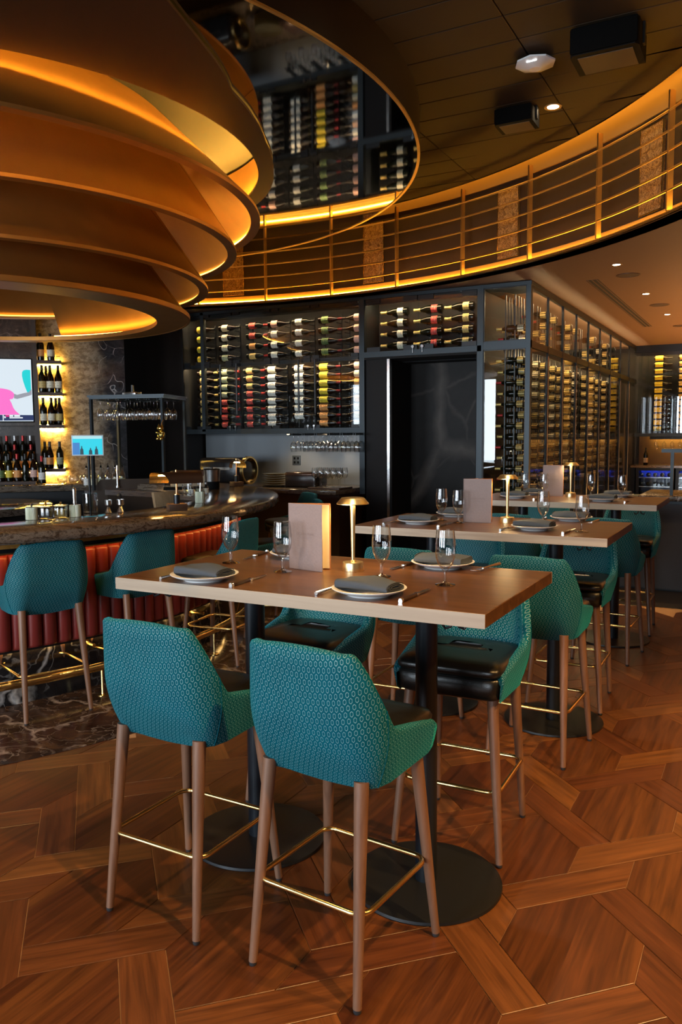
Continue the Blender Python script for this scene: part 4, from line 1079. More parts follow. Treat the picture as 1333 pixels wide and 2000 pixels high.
for y in MULL:
    MB().tube([(CX1 + .012, y - .05, .5), (CX1 + .012, y - .05, 2.4)], .009, 8).build('handle', MAT['steel'], wr)
    MB().box(CX1 - .02, CX1 + .004, y - .008, y + .008, .1, 3.03).build('mullion', MAT['black_metal'], wr)
MB().box(-2.26, -2.245, 8.30, SY1, 3.06, 3.07).build('light_strip', LED_SIDE, wr)
MB().box(-2.26, -2.245, 8.30, SY1, 2.425, 2.435).build('light_strip', LED_SIDE, wr)
MB().box(-2.235, -2.225, 8.30, SY1, 2.40, 2.44).box(-2.235, -2.225, 8.30, SY1, 3.03, 3.07).build('valance', MAT['black_metal'], wr)
MB().tube([(-2.235, 8.30, 1.05), (-2.235, 8.30, 1.52)], .03, 12).build('red_cylinder', simple('red_paint', (.65, .05, .01), .35), cc)
SIDEC = [8.42, 8.62, 9.00, 9.30, 9.78, 10.05, 10.55, 11.0, 11.6, 12.1, 12.6, 13.1, 13.7, 14.3]
ROWS = [2.90, 2.78, 2.66, 2.56] + [2.33 - .113 * k for k in range(13)]
simple_rest = MB()
for ci, y in enumerate(SIDEC):
    for r, z in enumerate(ROWS):
        if r < 4 and ci > 1 and RND.random() < .45: continue
        if r < 2 and ci < 2: continue
        lb = 'gold' if (ci * 7 + r // 4) % 5 else 'ivory'
        sh = 'burgundy' if ci % 2 else 'bordeaux'
        m = Matrix.Translation((-2.30, y + (0.03 if r % 2 else -.03) * (ci < 2), z)) @ Matrix.Rotation(-PI / 2, 4, 'Y') @ Matrix.Rotation(rad(90) + RND.uniform(-.3, .3), 4, 'Z')
        if BN[0] < 296 and ci < 12:
            bottle(m, sh, lb, 'gold' if r % 3 else 'red', 'bottle base behind side glass, %s row down, %s column from the corner' % (NTH[r], NTH[ci]), 'bottles along the wine room side', (.012, .075), 150)
        else:
            simple_rest.lathe([(0, .004), (.026, 0), (.038, .004), (.038, .18), (.015, .235), (.0145, .30), (0, .30)], 8, m)
    for xx in (-2.40, -2.50):
        for dy in (-.055, .055): MB().box(xx - .006, xx + .006, y + dy - .006, y + dy + .006, .8, 3.0).build('rack_upright', MAT['black_metal'], wr)
if simple_rest.f:
    simple_rest.build('wine_bottles', MAT['bottle_green'], None, label='remaining dark bottles at the far end of the wine room', cat='bottles', kind='stuff')

# far wall: bottle display, hanging glasses, counter and lit fridges
FGM = finish(MB().lathe([(0, .0), (.033, .0), (.0335, .0015), (.006, .005), (.0035, .012), (.0035, .085), (.010, .095), (.030, .115), (.038, .145), (.036, .18), (.029, .215)], 14).mesh('wine_glass', MAT['glass'], 60))
fw = thing('far_cabinet', 'glazed bottle cabinet on the far wall beyond the wine room', 'wine cabinet', (0, 0, 0))
FY = 15.3
MB().box(-2.19, 1.6, FY + .30, FY + .34, 1.55, 3.1).build('back_panel', MAT['case_back'], fw)
MB().box(-2.19, 1.6, FY - .01, FY + .3, 1.50, 1.56).build('bottom_shelf', MAT['dark_steel'], fw)
MB().box(-2.19, 1.6, FY - .01, FY + .3, 2.98, 3.1).build('top_rail', MAT['black_metal'], fw)
for k in range(5): MB().box(-2.19 + .75 * k, -2.19 + .75 * k + .74, FY, FY + .008, 1.56, 2.98).build('pane', MAT['pane_wine'], fw)
MB().box(-2.1, 1.5, FY + .04, FY + .055, 2.96, 2.97).build('light_strip', emit('led_far', (1.0, .62, .2), 60), fw); MB().box(-2.19, 1.6, FY + .02, FY + .03, 2.92, 2.98).build('valance', MAT['black_metal'], fw)
for ci, x in enumerate((-1.82, -1.42, -1.0)):
    for r in range(12):
        z = 2.88 - .113 * r
        bottle(lying(x - .085, FY + .14, z, 1, 0), 'burgundy', 'gold' if ci else 'yellow', None, 'lit yellow label bottle in the far cabinet, %s row, %s column' % (NTH[r], NTH[ci]), 'bottles in the far cabinet', (.02, .15), 110)
bc = thing('far_counter', 'dark counter under the far cabinet', 'counter', (0, 0, 0))
MB().box(-2.19, 1.6, FY - .35, FY + .38, .96, 1.0).build('worktop', MAT['granite'], bc)
MB().box(-2.19, 1.6, FY - .3, FY + .38, 0, .12).box(-2.19, -2.12, FY - .3, FY + .38, .12, .96).build('plinth', MAT['black_metal'], bc)
for k, x in enumerate((-2.10, -1.45, -.80)):
    fr = thing('wine_fridge', 'under-counter wine fridge glowing blue, number %s from the wine room corner' % ('one', 'two', 'three')[k], 'fridge', (x, FY - .3, .12), 0, 'blue lit wine fridges')
    MB().box(0, .62, .5, .55, 0, .84).box(0, .02, 0, .5, 0, .84).box(.60, .62, 0, .5, 0, .84).box(0, .62, 0, .5, .82, .84).build('cabinet', MAT['black_metal'], fr)
    MB().box(0, .62, -.03, -.01, 0, .05).box(0, .62, -.03, -.01, .79, .84).box(0, .05, -.03, -.01, .05, .79).box(.57, .62, -.03, -.01, .05, .79).build('door_frame', MAT['black_metal'], fr)
    MB().box(.05, .57, -.022, -.016, .05, .79).build('door_pane', MAT['pane'], fr)
    MB().box(.04, .58, .01, .025, .80, .812).build('light_strip', emit('led_blue', (.03, .10, 1.0), 25), fr)
    MB().box(.02, .60, .47, .495, .02, .80).build('liner', simple('fridge_liner', (.25, .3, .5), .5), fr)
    for z in (.18, .34, .50, .66): MB().box(.03, .59, .02, .46, z, z + .012).build('shelf', MAT['steel'], fr)
    for z in (.20, .36, .52, .68):
        for q in range(5): MB().lathe([(0, 0), (.036, .004), (.036, .17), (.014, .23), (.014, .29), (0, .29)], 8, Matrix.Translation((.08 + .115 * q, .05, z + .035)) @ Matrix.Rotation(-PI / 2, 4, 'X')).build('stored_bottle', MAT['bottle_green'], fr)
for q in range(7):
    o = place('wine_glass', FGM, None, None, None, 'upside down glass in amber light below the far cabinet, %s from the corner' % NTH[q], 'glass', 'glasses below the far cabinet'); o.matrix_world = Matrix.Translation((-1.82 + .13 * q, FY + .05, 1.50)) @ Matrix.Rotation(PI, 4, 'X')
MB().box(-1.9, .4, FY + .20, FY + .22, 1.485, 1.497).build('light_strip', emit('led_glasses', (1.0, .55, .08), 26), fw); MB().box(-1.95, .45, FY + .185, FY + .195, 1.45, 1.50).build('valance', MAT['black_metal'], fw)
MB().box(-2.15, 1.5, FY + .34, FY + .38, 1.0, 1.5).build('back_panel', simple('amber_back', (.10, .06, .03), .5), fw)
cbt = bottle(Matrix.Translation((-1.98, FY - .05, 1.0)), 'bordeaux', 'ivory', 'black', 'upright bottle standing on the far counter', None)
# service counter at the right with a steel frame
sc_ = thing('service_counter', 'grey service counter with a marble top behind the farthest table', 'counter', (0, 0, 0))
MB().box(-1.50, 2.4, 8.50, 8.56, .02, .87).build('front_panel', simple('counter_grey', (.050, .052, .062), .55, bump=(30, .06), vary=.12), sc_)
MB().box(-1.50, -1.44, 8.56, 9.3, .02, .87).build('end_panel', MAT['dark_steel'], sc_)
MB().rbox(-1.16, 2.4, 8.44, 9.35, .90, .955, .012).build('marble_top', MAT['marble_gold'], sc_)
MB().box(-1.5, 2.4, 8.47, 9.3, .87, .90).build('under_rail', MAT['dark_steel'], sc_)
MB().box(-1.5, 2.4, 8.53, 8.6, 0, .05).build('kick', MAT['black_metal'], sc_)
sf = thing('shelf_stand', 'steel shelf frame standing on the service counter', 'shelf frame', (0, 0, .955))
MB().box(-.875, -.845, 8.52, 8.55, 0, .42).box(.60, .63, 8.52, 8.55, 0, .42).build('upright', MAT['dark_steel'], sf)
MB().box(-.96, .70, 8.50, 8.75, .42, .455).build('top_bar', MAT['dark_steel'], sf)
# ------------------------------------------------------------------ round bar
bar = thing('bar_counter', 'curved bar with granite top and channel tufted leather front', 'bar', (BAR_C[0], BAR_C[1], 0))
random.seed(3)
def edge_prof(): return [(2.36, 1.005), (2.37, 1.068), (2.955, 1.070), (2.968, 1.062), (2.972, 1.035), (2.965, 1.012), (2.955, 1.005)]
top = MB(); pr_ = edge_prof(); NA = 220; pts = []
for k in range(NA):
    a = rad(-112 + 196 * k / (NA - 1))
    for q, (r, z) in enumerate(pr_):
        j = RND.uniform(-.006, .006) if q in (4, 5) else 0
        pts.append(((r + j) * math.cos(a), (r + j) * math.sin(a), z))
top.grid(pts, NA, len(pr_), cv=True); top.f += [list(range(len(pr_)))[::-1], [(NA - 1) * len(pr_) + q for q in range(len(pr_))]]; top.uv += [None, None]
top.build('bar_top', MAT['granite'], bar, 40)
MB().arc((0, 0), 2.66, 2.70, .945, 1.005, -110, 82, 120).build('lip', wood_obj('lip_wood', (.32, .15, .03), (.50, .25, .06), 0, .4), bar)
MB().arc((0, 0), 2.45, 2.60, .33, 1.0, -110, 82, 120).build('bar_wall', MAT['black_metal'], bar)
MB().arc((0, 0), 2.46, 2.54, 0, .335, -110, 82, 120).build('plinth', MAT['marble_dark'], bar)
t = NT('bar_leather'); nz = t.noise(t.coord(), 90, 4); t.P(Base_Color=t.mix(t.noise(t.coord(), 3, 3), rgb(.19, .020, .018), rgb(.26, .032, .024)), Roughness=.34); t.bump(nz, .12, .004); MAT['bar_leather'] = t.m
CWD = .0885; DA = CWD / 2.60
prof = []
for k in range(9):
    u = k / 8; prof.append((u, .010 + .034 * math.sin(PI * u) ** .55))
pts = []
ZL = [(.345, .25), (.350, .75), (.365, 1), (.60, 1), (.885, 1), (.900, .75), (.905, .2)]
for z, s in ZL:
    for u, h in prof:
        a = (u - .5) * DA; r = 2.60 + h * s; pts.append((r * math.cos(a), r * math.sin(a), z))
chm = finish(MB().grid(pts, len(ZL), len(prof)).mesh('leather_channel', MAT['bar_leather'], 60))
k0, k1 = int(-75 * PI / 180 / DA), int(81 * PI / 180 / DA)
for k in range(k0, k1): place('leather_channel', chm, bar, (0, 0, 0), k * DA)
MB().arc((0, 0), 2.662, 2.690, .936, .944, -70, 81, 90).build('light_strip', emit('led_bar', (1.0, .50, .10), 3.2), bar)
MB().arc((0, 0), 2.700, 2.706, .928, .95, -110, 82, 120).build('lip_valance', MAT['black_metal'], bar)
MB().arc((0, 0), 2.545, 2.556, .321, .329, -70, 81, 90).build('light_strip', emit('led_plinth', (1.0, .58, .18), 4), bar)
hk = MB()
for sg in (-1, 1): hk.tube([(.0, sg * .004, 0), (.012, sg * .014, -.022), (.016, sg * .030, -.026), (.016, sg * .046, -.008)], .005, 6)
hk.rbox(0, .006, -.012, .012, -.012, .012, .002)
hkm = finish(hk.mesh('purse_hook', MAT['black_metal'], 50))
for a in (-38, -22.5, -7, 8.5, 24, 40): place('purse_hook', hkm, bar, (2.70 * math.cos(rad(a)), 2.70 * math.sin(rad(a)), .985), rad(a))
fr = thing('foot_rail', 'brass foot rail along the base of the bar', 'foot rail', (BAR_C[0], BAR_C[1], 0))
MB().tube([ARC((0, 0), 2.74, a, .185) for a in range(-75, 83, 2)], .025, 12).build('rail', MAT['brass'], fr)
for a in (-58, -36, -14, 8, 30, 52, 74):
    x, y, _ = ARC((0, 0), 2.74, a)
    MB().tube([(x, y, .005), (x, y, .165)], .009, 8).lathe([(0, .005), (.035, .005), (.035, .012), (0, .014)], 16, T(x, y)).build('stand', MAT['brass'], fr)
    MB().tube([ARC((0, 0), 2.54, a, .30), ARC((0, 0), 2.66, a, .30)], .012, 8).lathe([(0, 0), (.03, 0), (.03, .01), (0, .01)], 12, Matrix.Translation(ARC((0, 0), 2.542, a, .30)) @ Matrix.Rotation(rad(a), 4, 'Z') @ Matrix.Rotation(PI / 2, 4, 'Y')).build('wall_bracket', MAT['brass'], fr)

# ---- things on the bar
BZ = 1.070
def flute(r, h, n=28, z0=0):
    pts = []
    for z in (z0, h):
        for k in range(n * 2):
            a = PI * k / n; rr = r * (1 if k % 2 else .93); pts.append((rr * math.cos(a), rr * math.sin(a), z))
    m = MB().grid(pts, 2, n * 2, cv=True); m.f += [list(range(n * 2))[::-1], [n * 2 + k for k in range(n * 2)]]; m.uv += [None, None]; return m
MAT['fluted'] = simple('fluted_ivory', (.62, .66, .50), .22)
MAT['jar_dark'] = simple('jar_dark', (.025, .018, .015), .5, bump=(120, .4))
MAT['jar_olive'] = simple('jar_olive', (.28, .20, .04), .45, bump=(150, .5))
cad = thing('garnish_caddy', 'fluted pale cup with black bar tools at the left end of the bar', 'cup', (-3.985, 3.445, BZ))
flute(.036, .075).build('cup', MAT['fluted'], cad); MB().tube([(.0, 0, .07), (.012, 0, .10)], .004, 6).tube([(-.012, .01, .07), (-.018, .01, .092)], .004, 6).build('tool', MAT['black_metal'], cad)
for (x, y, fill, w) in ((-3.950, 3.525, 'jar_dark', 'dark olives'), (-3.915, 3.610, 'jar_olive', 'golden spices')):
    j = thing('lidded_jar', 'square glass jar of %s with a brass lid on the bar' % w, 'jar', (x, y, BZ), rad(30), 'lidded jars')
    MB().rbox(-.036, .036, -.036, .036, 0, .072, .004).build('jar', MAT['glass'], j)
    MB().rbox(-.031, .031, -.031, .031, .006, .050, .004).build('contents', MAT[fill], j)
    MB().rbox(-.038, .038, -.038, .038, .072, .080, .002).build('lid', MAT['brass'], j)
    MB().lathe([(0, .080), (.004, .080), (.004, .086), (.008, .092), (.006, .098), (0, .100)], 12).build('knob', MAT['brass'], j)
m_ = thing('muddler_cup', 'fluted pale cup holding a steel muddler on the bar', 'cup', (-3.875, 3.690, BZ))
flute(.036, .075).build('cup', MAT['fluted'], m_); MB().lathe([(0, .02), (.011, .02), (.012, .15), (.013, .172), (.009, .182), (0, .184)], 14, T(-.006, .004)).build('muddler', MAT['steel'], m_)
mg = thing('mixing_glass', 'cut crystal mixing glass standing on the bar', 'glass', (-3.855, 3.800, BZ))
pts = []
for z, s in ((0, 1), (.03, 1), (.14, 1.0), (.14, .93), (.02, .93)):
    for k in range(36):
        a = 2 * PI * k / 36; rr = .047 * s * (1 - (.035 if k % 2 and .01 < z < .12 else 0)); pts.append((rr * math.cos(a), rr * math.sin(a), z))
gm = MB().grid(pts, 5, 36, cv=True); gm.f += [list(range(36))[::-1], [4 * 36 + k for k in range(36)]]; gm.uv += [None, None]
gm.build('vessel', MAT['glass'], mg, 20)
for k, (x, y) in enumerate(((-3.86, 3.965), (-3.815, 4.030))):
    j = thing('jigger', ['left steel jigger standing on the bar', 'right steel jigger standing on the bar'][k], 'jigger', (x, y, BZ), 0, 'steel jiggers')
    MB().lathe([(0, 0), (.021, 0), (.022, .002), (.010, .034), (.008, .038)], 24).build('foot_cup', MAT['steel'], j)
    MB().lathe([(.008, .038), (.010, .042), (.024, .052), (.026, .085), (.0245, .085), (.0225, .054), (0, .046)], 24).build('bowl', MAT['steel'], j)
def bar_lamp(x, y, rz, w, s=1.0):
    t_ = thing('bar_lamp', 'brass half-pipe bar lamp on a walnut block ' + w, 'lamp', (x, y, BZ), rz, 'half-pipe bar lamps')
    MB().rbox(-.062, .062, -.050, .050, 0, .045, .003).build('block', wood_obj('lamp_block', (.045, .022, .012), (.09, .05, .03), 0, .45), t_)
    MB().lathe([(0, .045), (.022, .045), (.022, .105), (0, .105)], 20).build('collar', MAT['pole_metal'], t_)
    MB().lathe([(0, .105), (.0225, .105), (.0225, .109), (0, .109)], 20).build('cap', MAT['brass'], t_)
    MB().tube([(0, 0, .105), (0, 0, .262)], .0065, 10).build('stem', simple('copper_stem', (.70, .38, .2), .3, 1), t_)
    pts = []
    for i in range(13):
        x_ = (-.17 + .34 * i / 12) * s
        for q in range(15):
            a = rad(-14 + 208 * q / 14)
            xo = -.028 * math.sin(a) if i == 0 else 0
            pts.append((x_ + (1 - i / 4) * .085 * max(0, -math.cos(a) + .25) * (i < 4) - (1 - (12 - i) / 4) * .085 * max(0, -math.cos(a) + .25) * (i > 8 and s < .9), .062 * math.cos(a), .198 + .062 * math.sin(a)))
    out = MB().grid(pts, 13, 15)
    sh = out.build('shade', simple('shade_bronze', (.075, .035, .018), .4, .6), t_)
    inn = MB().grid([(p[0], p[1] * .95, .198 + (p[2] - .198) * .95) for p in pts], 13, 15)
    inn.build('shade_lining', MAT['brass'], sh)
    MB().tube([(-.12 * s, 0, .238), (.13 * s, 0, .238)], .005, 8).build('light_tube', emit('lamp_tube', (1.0, .60, .20), 40), sh)
    MB().lathe([(0, .260), (.006, .260), (.006, .274), (0, .276)], 10).build('finial', MAT['brass'], sh)
bar_lamp(-3.56, 4.30, rad(52), 'at the middle of the bar')
bar_lamp(-4.70, 6.60, rad(-30), 'at the far end of the bar', .62)
st = thing('straw_cup', 'fluted pale cup with a steel spoon handle on the bar', 'cup', (-3.80, 4.86, BZ))
flute(.037, .085).build('cup', MAT['fluted'], st); MB().tube([(0, 0, .05), (.004, .004, .155)], .006, 8).build('tool', MAT['steel'], st)
ib = thing('ice_bucket', 'steel ice bucket with a black base on the bar', 'ice bucket', (-4.70, 6.20, BZ))
MB().lathe([(0, 0), (.068, 0), (.070, .004), (.072, .070), (0, .070)], 32).build('base', MAT['black_plastic'], ib)
MB().lathe([(.0725, .070), (.080, .175), (.081, .182), (.078, .182), (.071, .075), (0, .075)], 32).build('bucket', MAT['steel'], ib)
MB().lathe([(0, .19), (.07, .19), (.079, .183), (.079, .180), (0, .180)], 32).build('lid', MAT['black_plastic'], ib); MB().lathe([(0, .19), (.012, .19), (.014, .204), (0, .208)], 12).build('knob', MAT['steel'], ib)
tr = thing('black_tray', 'dark rectangular cutlery tray left of the ice bucket', 'tray', (-4.92, 6.02, BZ), rad(40))
MB().rbox(-.17, .17, -.10, .10, 0, .02, .004).build('tray', MAT['black_plastic'], tr)
sg = thing('leather_box', 'brown leather covered box behind the bar lamp', 'box', (-5.02, 6.32, 1.07), rad(50))
MB().rbox(-.21, .21, -.10, .10, .0, .13, .02).build('body', simple('box_cream', (.42, .33, .22), .6), sg); MB().rbox(-.215, .215, -.105, .105, .10, .165, .025).build('lid', simple('box_brown', (.085, .045, .028), .5), sg)
gl = thing('small_tumbler', 'clear tumbler behind the bar lamp', 'glass', (-4.32, 5.35, BZ))
MB().lathe([(0, 0), (.036, 0), (.038, .10), (.0365, .10), (.034, .008), (0, .008)], 24).build('vessel', MAT['glass'], gl)
for k in range(3):
    b = thing('bitters_bottle', 'small clear bitters bottle, number %s beside the tumbler' % ('one', 'two', 'three')[k], 'bottle', (-4.36 + .02 * k, 5.46 + .075 * k, BZ), 0, 'small bitters bottles')
    MB().lathe([(0, 0), (.024, 0), (.025, .06), (.010, .08), (.009, .095), (0, .095)], 16).build('glass', MAT['glass'], b)
    MB().lathe([(.0255, .012), (.0255, .05)], 14).build('label', LABM[('white', 'sage', 'ivory')[k]], b); MB().lathe([(.010, .085), (.011, .1), (0, .1)], 10).build('cap', CAPM['silver'], b)
# ---- working side of the bar
ws = thing('bar_station', 'stainless steel work station inside the bar', 'bar station', (0, 0, 0))
MB().arc(BAR_C, 1.90, 2.36, .80, .83, -60, 62, 90).build('worktop', brushed('steel_top', (.33, .30, .28), .3), ws)
MB().arc(BAR_C, 1.90, 1.94, .02, .80, -60, 62, 90).build('front', MAT['dark_steel'], ws)
# far steel ledge
LE = [(-7.0, 6.50), (-6.47, 6.50), (-5.66, 6.42), (-4.98, 6.24), (-4.62, 6.16)]
pl_ = [(x, y) for x, y in LE] + [(x + .10, y + .34) for x, y in LE[::-1]]
MB().prism(pl_, .945, 1.0).build('drain_ledge', brushed('steel_ledge', (.50, .44, .42), .28), ws)
MB().prism([(x, y + .02) for x, y in LE] + [(x, y + .05) for x, y in LE[::-1]], .02, .945).build('ledge_front', simple('station_dark', (.05, .032, .022), .35, .4), ws)
cb = thing('cutting_board', 'pale wooden board leaning inside the bar', 'board', (-5.25, 6.20, .83), rad(-15))
MB().rbox(-.02, .02, -.14, .14, 0, .20, .004, Matrix.Rotation(rad(-14), 4, 'Y')).build('board', wood_obj('board_wood', (.42, .26, .13), (.62, .42, .24), 2, .5), cb)
fc = thing('bar_faucet', 'small chrome faucet inside the bar', 'faucet', (-5.95, 6.30, .83))
MB().tube([(0, 0, 0), (0, 0, .12), (.01, -.02, .15), (.03, -.06, .155), (.04, -.09, .13)], .008, 8).build('spout', MAT['steel'], fc); MB().lathe([(0, 0), (.02, 0), (.02, .02), (0, .02)], 12).build('base', MAT['steel'], fc)
isl = thing('round_island', 'low round marble work counter inside the bar', 'counter', (-6.75, 5.05, 0))
MB().lathe([(0, .86), (.78, .86), (.80, .87), (.80, .925), (.785, .935), (0, .935)], 72).build('top', MAT['granite'], isl); MB().lathe([(0, 0), (.7, 0), (.7, .88), (0, .88)], 48).build('base', MAT['black_metal'], isl)

# ------------------------------------------------------------------ back counter below the wine cabinet
bk = thing('back_counter', 'dark granite counter below the wine cabinet', 'counter', (0, 0, 0))
MB().rbox(-6.6, -4.13, 7.62, 8.62, .925, .975, .006).build('worktop', MAT['granite'], bk)
MB().box(-6.6, -4.13, 7.70, 8.6, .0, .925).build('cabinet', simple('counter_brown', (.035, .018, .011), .4), bk)
struct('wall_splash', MB().box(-6.62, -4.12, 8.62, 8.66, .975, 1.60), simple('splash_grey', (.24, .26, .28), .45, .2, bump=(6, .05)), label='grey metal backsplash')
ol = thing('power_outlet', 'double power outlet on the grey backsplash', 'outlet', (-5.22, 8.62, 1.26))
MB().rbox(-.06, .06, -.008, 0, -.06, .06, .003).build('plate', simple('outlet_plate', (.05, .06, .07), .4), ol)
for dx in (-.025, .025):
    for dz in (-.025, .025): MB().box(dx - .012, dx + .012, -.011, -.007, dz - .014, dz + .014).build('socket', MAT['black_plastic'], ol)
ps = [(-5.08, 7.95)]
for k in range(6): place('brass_plate', finish(MB().lathe([(0, .004), (.09, 0), (.155, .018), (.157, .021), (.09, .006), (0, .010)], 40).mesh('brass_plate', MAT['brass'], 40)) if k == 0 else bpy.data.meshes['brass_plate'], None, (-5.14, 8.0, .975 + .026 * k), 0, ['lowest', 'second', 'third', 'fourth', 'fifth', 'topmost'][k] + ' brass plate of the stack on the back counter', 'plate', 'stacked brass plates')
cs = thing('dark_case', 'long dark case on the back counter', 'case', (-4.75, 8.05, .975))
MB().rbox(-.20, .20, -.15, .15, 0, .16, .02).build('case', simple('case_brown', (.03, .018, .013), .25), cs); MB().rbox(-.202, .202, -.152, .152, .12, .175, .02).build('lid', simple('case_lid', (.10, .05, .03), .22, .4), cs)
cm = thing('coffee_machine', 'black rounded espresso machine at the end of the bar', 'coffee machine', (-5.72, 7.85, .975))
mm = Matrix.Rotation(PI / 2, 4, 'Y')
MB().rbox(-.30, .30, -.20, .20, .02, .34, .06, None, 4).build('body', simple('machine_black', (.012, .012, .014), .2), cm)
MB().lathe([(.145, -.02), (.165, -.02), (.165, .02), (.145, .02)], 36, Matrix.Translation((.31, 0, .19)) @ mm, closed=True).build('side_ring', MAT['brass'], cm)
MB().box(-.2, .18, -.205, -.199, .20, .23).build('trim_bar', MAT['steel'], cm)
for lx in (-5.12, -4.55):
    uc = thing('under_cabinet_light', 'small puck light under the wine cabinet above the %s' % ('brass plates' if lx < -5 else 'stemware tray'), 'light', (lx, 8.28, 1.5945), 0, 'puck lights')
    MB().lathe([(0, -.012), (.03, -.012), (.034, 0), (0, 0)], 20).build('housing', MAT['dark_steel'], uc); MB().lathe([(0, -.014), (.024, -.014), (.024, -.012), (0, -.012)], 16).build('lens', MAT['lens'], uc)
    s_ = spot('lamp_beam', (0, 0, -.03), 3, WARM, 140); s_.parent = uc
# stemware racks: meshes shared
WGP = [(0, .0), (.033, .0), (.0335, .0015), (.006, .005), (.0035, .012), (.0035, .085), (.010, .095), (.030, .115), (.038, .145), (.036, .18), (.029, .215), (.0283, .215), (.0352, .18), (.0372, .145), (.029, .1165), (.0095, .0975), (0, .094)]
ME['wineglass'] = finish(MB().lathe(WGP, 16).mesh('wine_glass', MAT['glass'], 60))
FLIP = Matrix.Rotation(PI, 4, 'X')
def hang(x, y, z, label, group):
    o = place('wine_glass', ME['wineglass'], None, None, None, label, 'glass', group); o.matrix_world = Matrix.Translation((x, y, z)) @ FLIP; return o
hr = thing('glass_rack', 'stemware rails below the wine cabinet', 'glass rack', (0, 0, 0))
for k in range(6):
    for dx in (-.014, .014): MB().box(-4.92 + .165 * k + dx - .004, -4.92 + .165 * k + dx + .004, 8.0, 8.55, 1.568, 1.588).build('rail', MAT['dark_steel'], hr)
for k in range(6):
    for q in range(5): hang(-4.92 + .165 * k, 8.06 + .105 * q, 1.5925, 'upside down wine glass under the wine cabinet, %s rail, %s from the front' % (NTH[k], NTH[q]), 'wine glasses under the wine cabinet')
gt = thing('glass_tray', 'tray of stemware on the back counter', 'tray', (-4.33, 7.86, .975))
MB().rbox(-.20, .20, -.16, .16, 0, .02, .004).build('tray', simple('tray_brown', (.09, .05, .035), .4), gt)
for q in range(5):
    for w in range(2):
        o = place('wine_glass', ME['wineglass'], None, (-4.49 + .08 * q, 7.80 + .11 * w, .995), 0, 'standing wine glass, %s in the %s row on the back counter tray' % (NTH[q], ('front', 'rear')[w]), 'glass', 'wine glasses on the tray')
# ------------------------------------------------------------------ back bar
BW0, BWR = (-6.68, 7.2), rad(45)
BM4 = T(BW0[0], BW0[1], 0, BWR)          # local: x to the right along the wall, -y towards the room
t = NT('backbar_stone'); co = t.coord()
sep = t.node('ShaderNodeSeparateXYZ'); t.l.new(co, sep.inputs[0])
wob = t.noise(co, 2.2, 4, 0.6)
fx = t.math('ADD', t.math('MULTIPLY', t.math('ADD', sep.outputs[0], 0.46), 3.2), t.math('MULTIPLY', t.math('SUBTRACT', wob, 0.5), 2.6), clamp=True)
gr = t.noise(t.mapping(co, (1, 1, 1.5)), 10.0, 10, 0.78, 0.35)
gold = t.ramp(gr, [(0.3, (.07, .05, .03)), (0.48, (.26, .19, .12)), (0.56, (.42, .34, .24)), (0.7, (.17, .13, .085))])
wv = t.node('ShaderNodeVectorMath', operation='ADD'); t.l.new(co, wv.inputs[0])
nd = t.n.new('ShaderNodeTexNoise'); t.set(nd, 'Scale', 2.4); t.l.new(co, nd.inputs['Vector'])
sc2 = t.node('ShaderNodeVectorMath', operation='SCALE'); t.l.new(nd.outputs['Color'], sc2.inputs[0]); t.set(sc2, 'Scale', 0.7); t.l.new(sc2.outputs[0], wv.inputs[1])
vo = t.n.new('ShaderNodeTexVoronoi'); vo.feature = 'DISTANCE_TO_EDGE'; t.set(vo, 'Scale', 2.6); t.l.new(t.mapping(wv.outputs[0], (1, 1, .55)), vo.inputs['Vector'])
vein = t.math('MULTIPLY', t.math('SUBTRACT', 1.0, t.math('MULTIPLY', vo.outputs['Distance'], 85.0), clamp=True), t.math('MULTIPLY', t.math('SUBTRACT', t.noise(co, 5.0, 4, 0.6), 0.42), 4.0, clamp=True))
dark = t.mix(vein, t.ramp(gr, [(0.35, (.012, .013, .016)), (0.7, (.05, .052, .06))]), rgb(.62, .60, .60))
t.P(Base_Color=t.mix(fx, gold, dark), Roughness=.18); MAT['backbar_stone'] = t.m
def bw_struct(name, mb, mat, label=None):
    o = struct(name, mb, mat, label=label); o.matrix_world = BM4; return o
bw_struct('wall_backbar', MB().box(-.95, 0, 0, .12, 0, 3.55), MAT['backbar_stone'], 'veined stone wall behind the bar')
MAT['stone_brown'] = marble('stone_brown', (.055, .035, .025), (.20, .15, .12), .3, 3.0, (.10, .07, .05))
bw_struct('wall_tv', MB().box(-2.9, -.985, -.06, .2, 1.70, 3.55).box(-2.9, -.985, .1, .2, 0, 1.70), MAT['stone_brown'], 'brown stone wall holding the television')
bw_struct('trim_3', MB().box(-.995, -.945, -.16, .02, 1.05, 3.55), simple('pillar_stone', (.05, .035, .028), .4, vary=.3), 'slim stone pillar beside the television')
struct('wall_dark_side', MB().box(-7.9, -6.645, 8.2, 8.9, 0, 3.1), simple('side_brown', (.012, .007, .005), .45), label='dark wall between the bar and the wine cabinet')
def bthing(name, label, cat, x, y, z, rz=0, group=None):
    o = thing(name, label, cat, (0, 0, 0), 0, group); o.matrix_world = BM4 @ T(x, y, z, rz); return o
